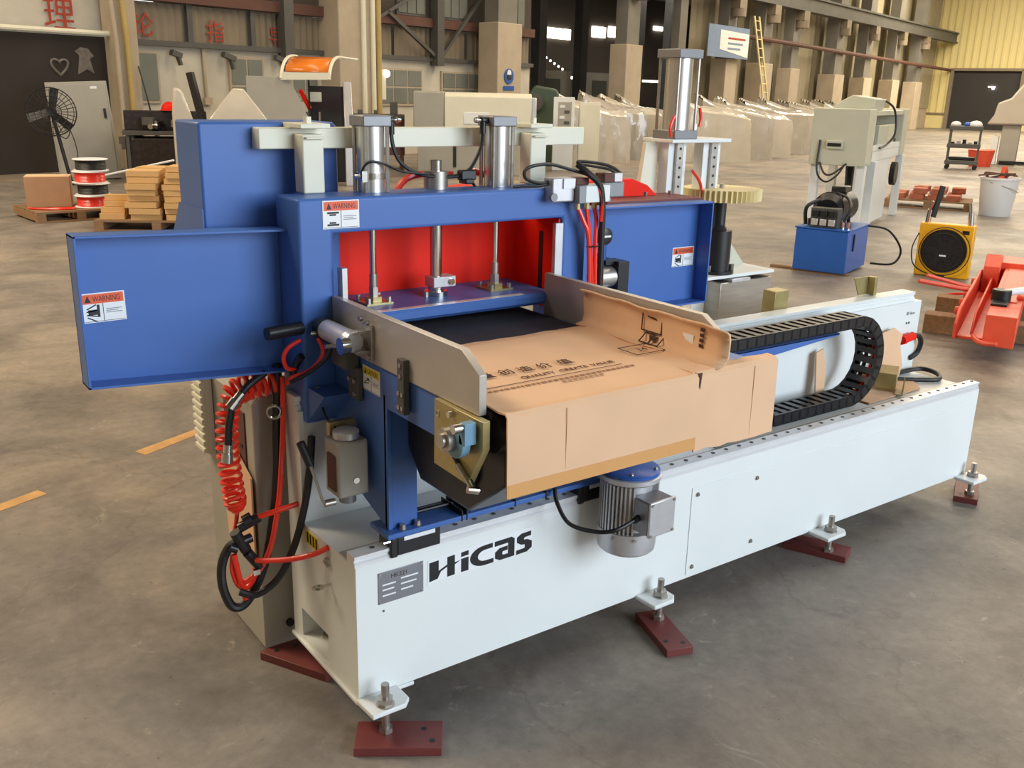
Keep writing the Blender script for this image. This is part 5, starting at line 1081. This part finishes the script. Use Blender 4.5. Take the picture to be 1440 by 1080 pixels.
MB().tube([(-0.48,-0.06,0.85),(-0.40,-0.1,0.72),(-0.30,-0.1,0.72),(-0.15,-0.08,0.85)], 0.012, 6).build('cable_loop', black, wm)
MB().tube([(0.0,0.9,1.62),(0.12,1.15,1.5),(0.16,1.2,1.2),(0.1,1.0,1.05),(0.08,0.7,1.02)], 0.014, 6).build('cable_loop', black, wm)
MB().tube([(-0.18,0.1,0.82),(-0.16,0.1,0.5),(-0.1,-0.1,0.3)], 0.012, 6).build('cable_drop', black, wm)
MB().box(-0.2, -0.12, 0.2, 0.3, 0.4, 0.8).build('terminal_strip', black, wm)
hu = thing('hydraulic_unit', 'blue hydraulic tank with black pump motor on top', 'hydraulic unit', (7.02, 3.82, 0), rad(-70))
MB().box(-0.26, 0.24, -0.28, 0.42, 0.02, 0.42).build('oil_tank', tankblue, hu, 0.006)
MB().box(-0.27, 0.25, -0.29, 0.43, 0.42, 0.435).build('tank_lid', tankblue, hu, 0.002)
MB().box(-0.28, 0.26, -0.26, -0.16, 0, 0.02).build('tank_skid', wood2, hu)
MB().cyl((-0.06,0.02,0.60), (-0.02,0.38,0.60), 0.15, 24).build('pump_motor', blackp, hu)
MB().cyl((-0.05,-0.06,0.58), (-0.06,0.02,0.60), 0.11, 20, 0.15).build('motor_bell', blackp, hu)
vb = MB().box(-0.14, 0.12, -0.27, -0.14, 0.436, 0.62).build('valve_block', steeldark, hu, 0.004)
for k in range(3):
    for j in range(2): MB().box(-0.12+0.08*k, -0.06+0.08*k, -0.30, -0.27, 0.46+0.08*j, 0.52+0.08*j).build('valve_face', black if j else alu, vb, 0.004)
for x_ in (0.15, 0.20): MB().cyl((x_,-0.18,0.435), (x_,-0.18,0.50), 0.02, 10).build('fitting', chrome, hu)
MB().tube([(-0.2,-0.2,0.45),(-0.21,-0.2,0.6),(-0.16,-0.1,0.66),(-0.08,0.0,0.68)], 0.018, 8).build('pressure_hose', black, hu)
MB().box(0.24, 0.25, -0.1, -0.07, 0.22, 0.38).build('level_gauge', ink, hu)
for k in range(6): MB().cyl((-0.2+0.075*k, -0.12+0.03*(k % 2), 0.435), (-0.2+0.075*k, -0.12, 0.50+0.03*(k % 3)), 0.016, 8).build('pipe_fitting', black if k % 3 else chrome, hu)
MB().tube([(0.16,-0.2,0.5),(0.18,-0.1,0.62),(0.1,0.05,0.70),(-0.02,0.1,0.74)], 0.014, 8).build('pressure_hose', black, hu)
MB().box(-0.08, 0.06, 0.10, 0.28, 0.74, 0.80).build('motor_terminal_box', blackp, hu, 0.01)
MB().tube([(0.25,0.36,0.42),(0.42,0.46,0.38),(0.55,0.50,0.2),(0.50,0.46,0.06),(0.30,0.40,0.05)], 0.011, 6).build('return_hose', black, hu)
MB().box(-0.5, -0.2, -0.22, -0.16, 0, 0.025).build('skid_end', wood2, hu)
co = thing('oil_cooler', 'yellow square fan oil cooler with black round fan on the floor', 'cooler', (7.68, 3.03, 0), rad(-69))
m = MB()
cs_ = MB().box(-0.24, 0.24, 0.0, 0.14, 0.0, 0.50).build('cooler_case', yellow, co, 0.01)
MB().cyl((0.0,-0.012,0.25), (0.0,0.01,0.25), 0.205, 32).build('fan_disc', black, co)
MB().cyl((0.0,-0.02,0.25), (0.0,-0.012,0.25), 0.09, 20).build('fan_hub', blackp, co)
for k in range(6):
    a = 2*pi*k/6; MB().prism([(0.08,-0.03),(0.19,-0.05),(0.19,0.04),(0.08,0.02)], 'y', -0.018, -0.013).xform(Matrix.Translation((0,0,0.25)) @ Matrix.Rotation(a, 4, 'Y')).build('fan_blade', blackp, co)
m = MB(); m.ring((0.01,-0.03,0.25), (0,1,0), 0.225, 0.005, 36, 5); m.ring((0.0,-0.03,0.25), (0,1,0), 0.17, 0.003, 30, 5); m.build('fan_guard', black, co)
MB().box(-0.03, 0.03, -0.022, -0.02, 0.20, 0.215).build('fan_label', stk_white, co)
MB().box(0.14, 0.20, -0.003, 0, 0.42, 0.455).build('maker_label', ink, co)
for sx in (-1, 1):
    m = MB(); m.cyl((sx*0.19,0.07,0.50), (sx*0.18,0.07,0.62), 0.025, 12); m.cyl((sx*0.18,0.07,0.60), (sx*0.165,0.07,0.70), 0.017, 10); m.build('hose_port', chrome, co)
MB().beam((-0.15,0.07,0.55), (-0.11,0.12,0.84), 0.02, 0.05).build('lifting_strap', ink, co)
MB().tube([(-0.24,0.0,0.40),(-0.28,-0.02,0.25),(-0.24,-0.05,0.10),(-0.1,-0.06,0.03),(0.05,-0.06,0.02)], 0.006, 6).build('cooler_cable', black, co)
pallet('pallet', 'dark timber pallet loaded with red-brown blocks beyond the yellow cooler', 13.5, 6.75, -62, 1.25, 0.9)
random.seed(21)
brick0 = None
for k in range(16):
    q = k % 8; lvl = k // 8
    if lvl == 1 and q not in (1, 2, 5, 6, 7): continue
    if brick0 is None: brick0 = MB().box(-0.10, 0.10, -0.15, 0.15, 0, 0.085).build('brick_block', woodred, None, 0.004); o = brick0
    else: o = brick0.copy(); COL.objects.link(o)
    lx_, ly_ = -0.45 + 0.27*(q % 4) + 0.05*lvl, -0.22 + 0.42*(q // 4)
    a = rad(-62); o.location = (13.5 + lx_*cos(a) - ly_*sin(a), 6.75 + lx_*sin(a) + ly_*cos(a), 0.131 + 0.087*lvl); o.rotation_euler = (0, 0, a + random.uniform(-.15, .15))
    tag(o, 'red-brown block piled on the dark pallet beyond the yellow cooler', 'block', 'red-brown blocks on the pallet')
bu = thing('plastic_bucket', 'large white plastic bucket filled with scrap at the right edge', 'bucket', (13.35, 5.58, 0))
MB().lathe([(0.21,0.0),(0.215,0.01),(0.265,0.52),(0.275,0.53),(0.275,0.56),(0.258,0.56),(0.25,0.50)], (0,0,0), 'z', 32).build('bucket_body', stk_white, bu)
MB().tube([(-0.27,0.0,0.50),(-0.15,-0.25,0.42),(0.0,-0.30,0.36),(0.15,-0.22,0.40),(0.27,0.0,0.48)], 0.006, 6).build('bucket_handle', steel, bu)
MB().cyl((0,0,0.49), (0,0,0.52), 0.245, 24).build('bucket_fill', sacks, bu)
m = MB()
for k in range(7): m.tube([(random.uniform(-.2,.2), random.uniform(-.2,.2), .52), (random.uniform(-.22,.22), random.uniform(-.2,.2), .62), (random.uniform(-.28,.28), random.uniform(-.2,.2), .58)], 0.012, 6)
m.build('wire_scrap', rust, bu)
MB().prism([(0.02,0.52),(0.2,0.52),(0.16,0.66),(0.10,0.72)], 'y', -0.02, 0.05).build('red_scrap', coral, bu, 0.01)
tr = thing('tool_cart', 'dark three-shelf tool cart with rags on top, far right', 'cart', (22.6, 11.5, 0), rad(-62))
for z_ in (0.12, 0.52, 0.95): MB().box(-0.38, 0.38, -0.25, 0.25, z_, z_+0.10).build('shelf_tray', steeldark, tr, 0.01)
for sx in (-0.36, 0.32):
    for sy in (-0.24, 0.20): MB().box(sx, sx+0.045, sy, sy+0.045, 0.1, 1.05).build('upright', steeldark, tr)
for sx in (-0.32, 0.32):
    for sy in (-0.2, 0.2): MB().cyl((sx,sy-0.02,0.055), (sx,sy+0.02,0.055), 0.055, 12).build('caster', black, tr)
for k, (x_, s_) in enumerate(((-0.25, 0.1), (0.2, 0.13), (0.02, 0.08))): MB().sphere((x_, 0, 1.08), s_, 10, 7, (1.2, 1, 0.8)).build('rag', sacks if k < 2 else tankblue, tr)
for k in range(5): MB().box(-0.3+0.13*k, -0.22+0.13*k, -0.1, 0.1, 0.62, 0.66+0.03*(k % 3)).build('tool', alu if k % 2 else black, tr)
MB().box(-0.3, 0.3, -0.15, 0.15, 0.22, 0.30).build('lower_load', black, tr, 0.02)
bm2 = thing('wrapped_press', 'large grey machine with film-wrapped top at the right edge', 'machine', (26.0, 12.0, 0), rad(-64))
MB().prism([(-0.75,1.05),(0.9,1.05),(1.6,1.0),(1.6,2.3),(0.1,2.3),(-0.25,1.75),(-0.55,1.62),(-0.60,1.3)], 'y', -0.3, 0.8).build('wrapped_top', film, bm2, 0.05)
MB().box(-0.35, 0.1, -0.2, 0.6, 0, 1.05).build('pedestal', greyp, bm2, 0.02); MB().box(0.4, 1.7, -0.2, 0.6, 0, 1.0).build('body', greyp, bm2, 0.02)
MB().cyl((0.75,-0.3,0.75), (0.75,-0.2,0.75), 0.3, 20).build('hand_wheel', steeldark, bm2); MB().box(-0.55, -0.4, -0.25, 0.2, 0, 0.75).build('white_panel', white, bm2)
MB().box(-0.3, 1.6, -0.35, -0.2, 0.02, 0.10).build('foot_rail', ink, bm2)
rb = MB().lathe([(0.26,0),(0.33,0.42),(0.34,0.42),(0.30,0.44)], (0,0,0), 'z', 20).build('red_tub', coral); rb.location = (24.2, 11.9, 0)
tag(rb, 'red plastic tub between the tool cart and the wrapped press', 'tub')
# coral machine part on timber blocks
cm = thing('coral_frame', 'coral red machine frame lying on timber blocks at the right edge', 'machine part', (4.97, 1.13, 0), rad(25))
def cf(m_, nm, mt=coral, bev=0.006): return m_.xform(Matrix.Translation((0, 0, 0.14))).build(nm, mt, cm, bev)
cf(MB().prism([(0.0,0.0),(2.1,0.0),(2.1,0.14),(1.9,0.18),(0.12,0.18),(0.0,0.10)], 'y', 0.15, 0.17), 'outer_web'); cf(MB().box(0.02, 2.1, -0.01, 0.15, 0.0, 0.02), 'bottom_web')
cf(MB().prism([(0.1,0.02),(2.0,0.02),(2.0,0.14),(0.3,0.14)], 'y', 0.06, 0.075), 'inner_web')
cf(MB().box(-0.10, 2.2, -0.19, -0.01, 0.0, 0.20), 'main_beam'); cf(MB().box(1.95, 2.35, -0.22, 0.05, 0.05, 0.24), 'head_block'); cf(MB().box(0.4, 1.9, -0.16, -0.04, 0.20, 0.206), 'beam_cover')
cf(MB().prism([(1.75,0.02),(2.05,0.02),(2.05,0.28),(1.95,0.30),(1.80,0.22)], 'y', 0.02, 0.14), 'curved_cheek')
for k in range(5): cf(MB().cyl((0.45+0.32*k, 0.16, 0.10), (0.45+0.32*k, 0.21, 0.10), 0.028, 12), 'boss')
cf(MB().cyl((0.95, 0.15, 0.16), (0.78, 0.50, 0.22), 0.016, 10), 'pipe_stub'); cf(MB().cyl((1.05, 0.15, 0.16), (0.88, 0.46, 0.25), 0.014, 10), 'pipe_stub')
cf(MB().cyl((0.42, -0.06, 0.20), (0.42, -0.06, 0.28), 0.06, 20), 'pivot_hub', black); cf(MB().box(0.22, 0.56, -0.11, -0.01, 0.20, 0.216), 'hub_foot', black)
cf(MB().cyl((0.42, -0.06, 0.255), (0.80, -0.62, 0.34), 0.024, 14), 'white_arm', stk_white); cf(MB().tube([(0.55,-0.15,0.22),(0.56,-0.24,0.20),(0.66,-0.30,0.16)], 0.018, 8), 'lever', coral)
cf(MB().tube([(0.02,0.05,0.03),(-0.10,0.0,0.02),(-0.14,-0.10,0.03)], 0.016, 8), 'tow_eye', coral)
for lx_, lab in ((0.80, 'dark timber block under the near end of the coral frame'), (1.55, 'dark timber block under the far end of the coral frame')):
    o = MB().box(-0.08, 0.08, -0.55, 0.42, 0, 0.135).build('timber_block', wood2, None, 0.005); o.location = (4.97 + lx_*cos(rad(25)), 1.13 + lx_*sin(rad(25)), 0); o.rotation_euler = (0, 0, rad(25)); tag(o, lab, 'timber')
rt_ = MB().tube([(-0.3,0.15,0.02),(-0.15,0.25,0.02),(0.1,0.2,0.02),(0.3,0.0,0.02),(0.5,-0.3,0.02),(0.3,-0.1,0.02),(0.0,0.02,0.02),(-0.28,0.12,0.02)], 0.012, 6).build('red_air_hose', redhose); rt_.location = (6.9, 2.2, 0)
tag(rt_, 'loop of red air hose on the floor beyond the coral frame', 'hose')
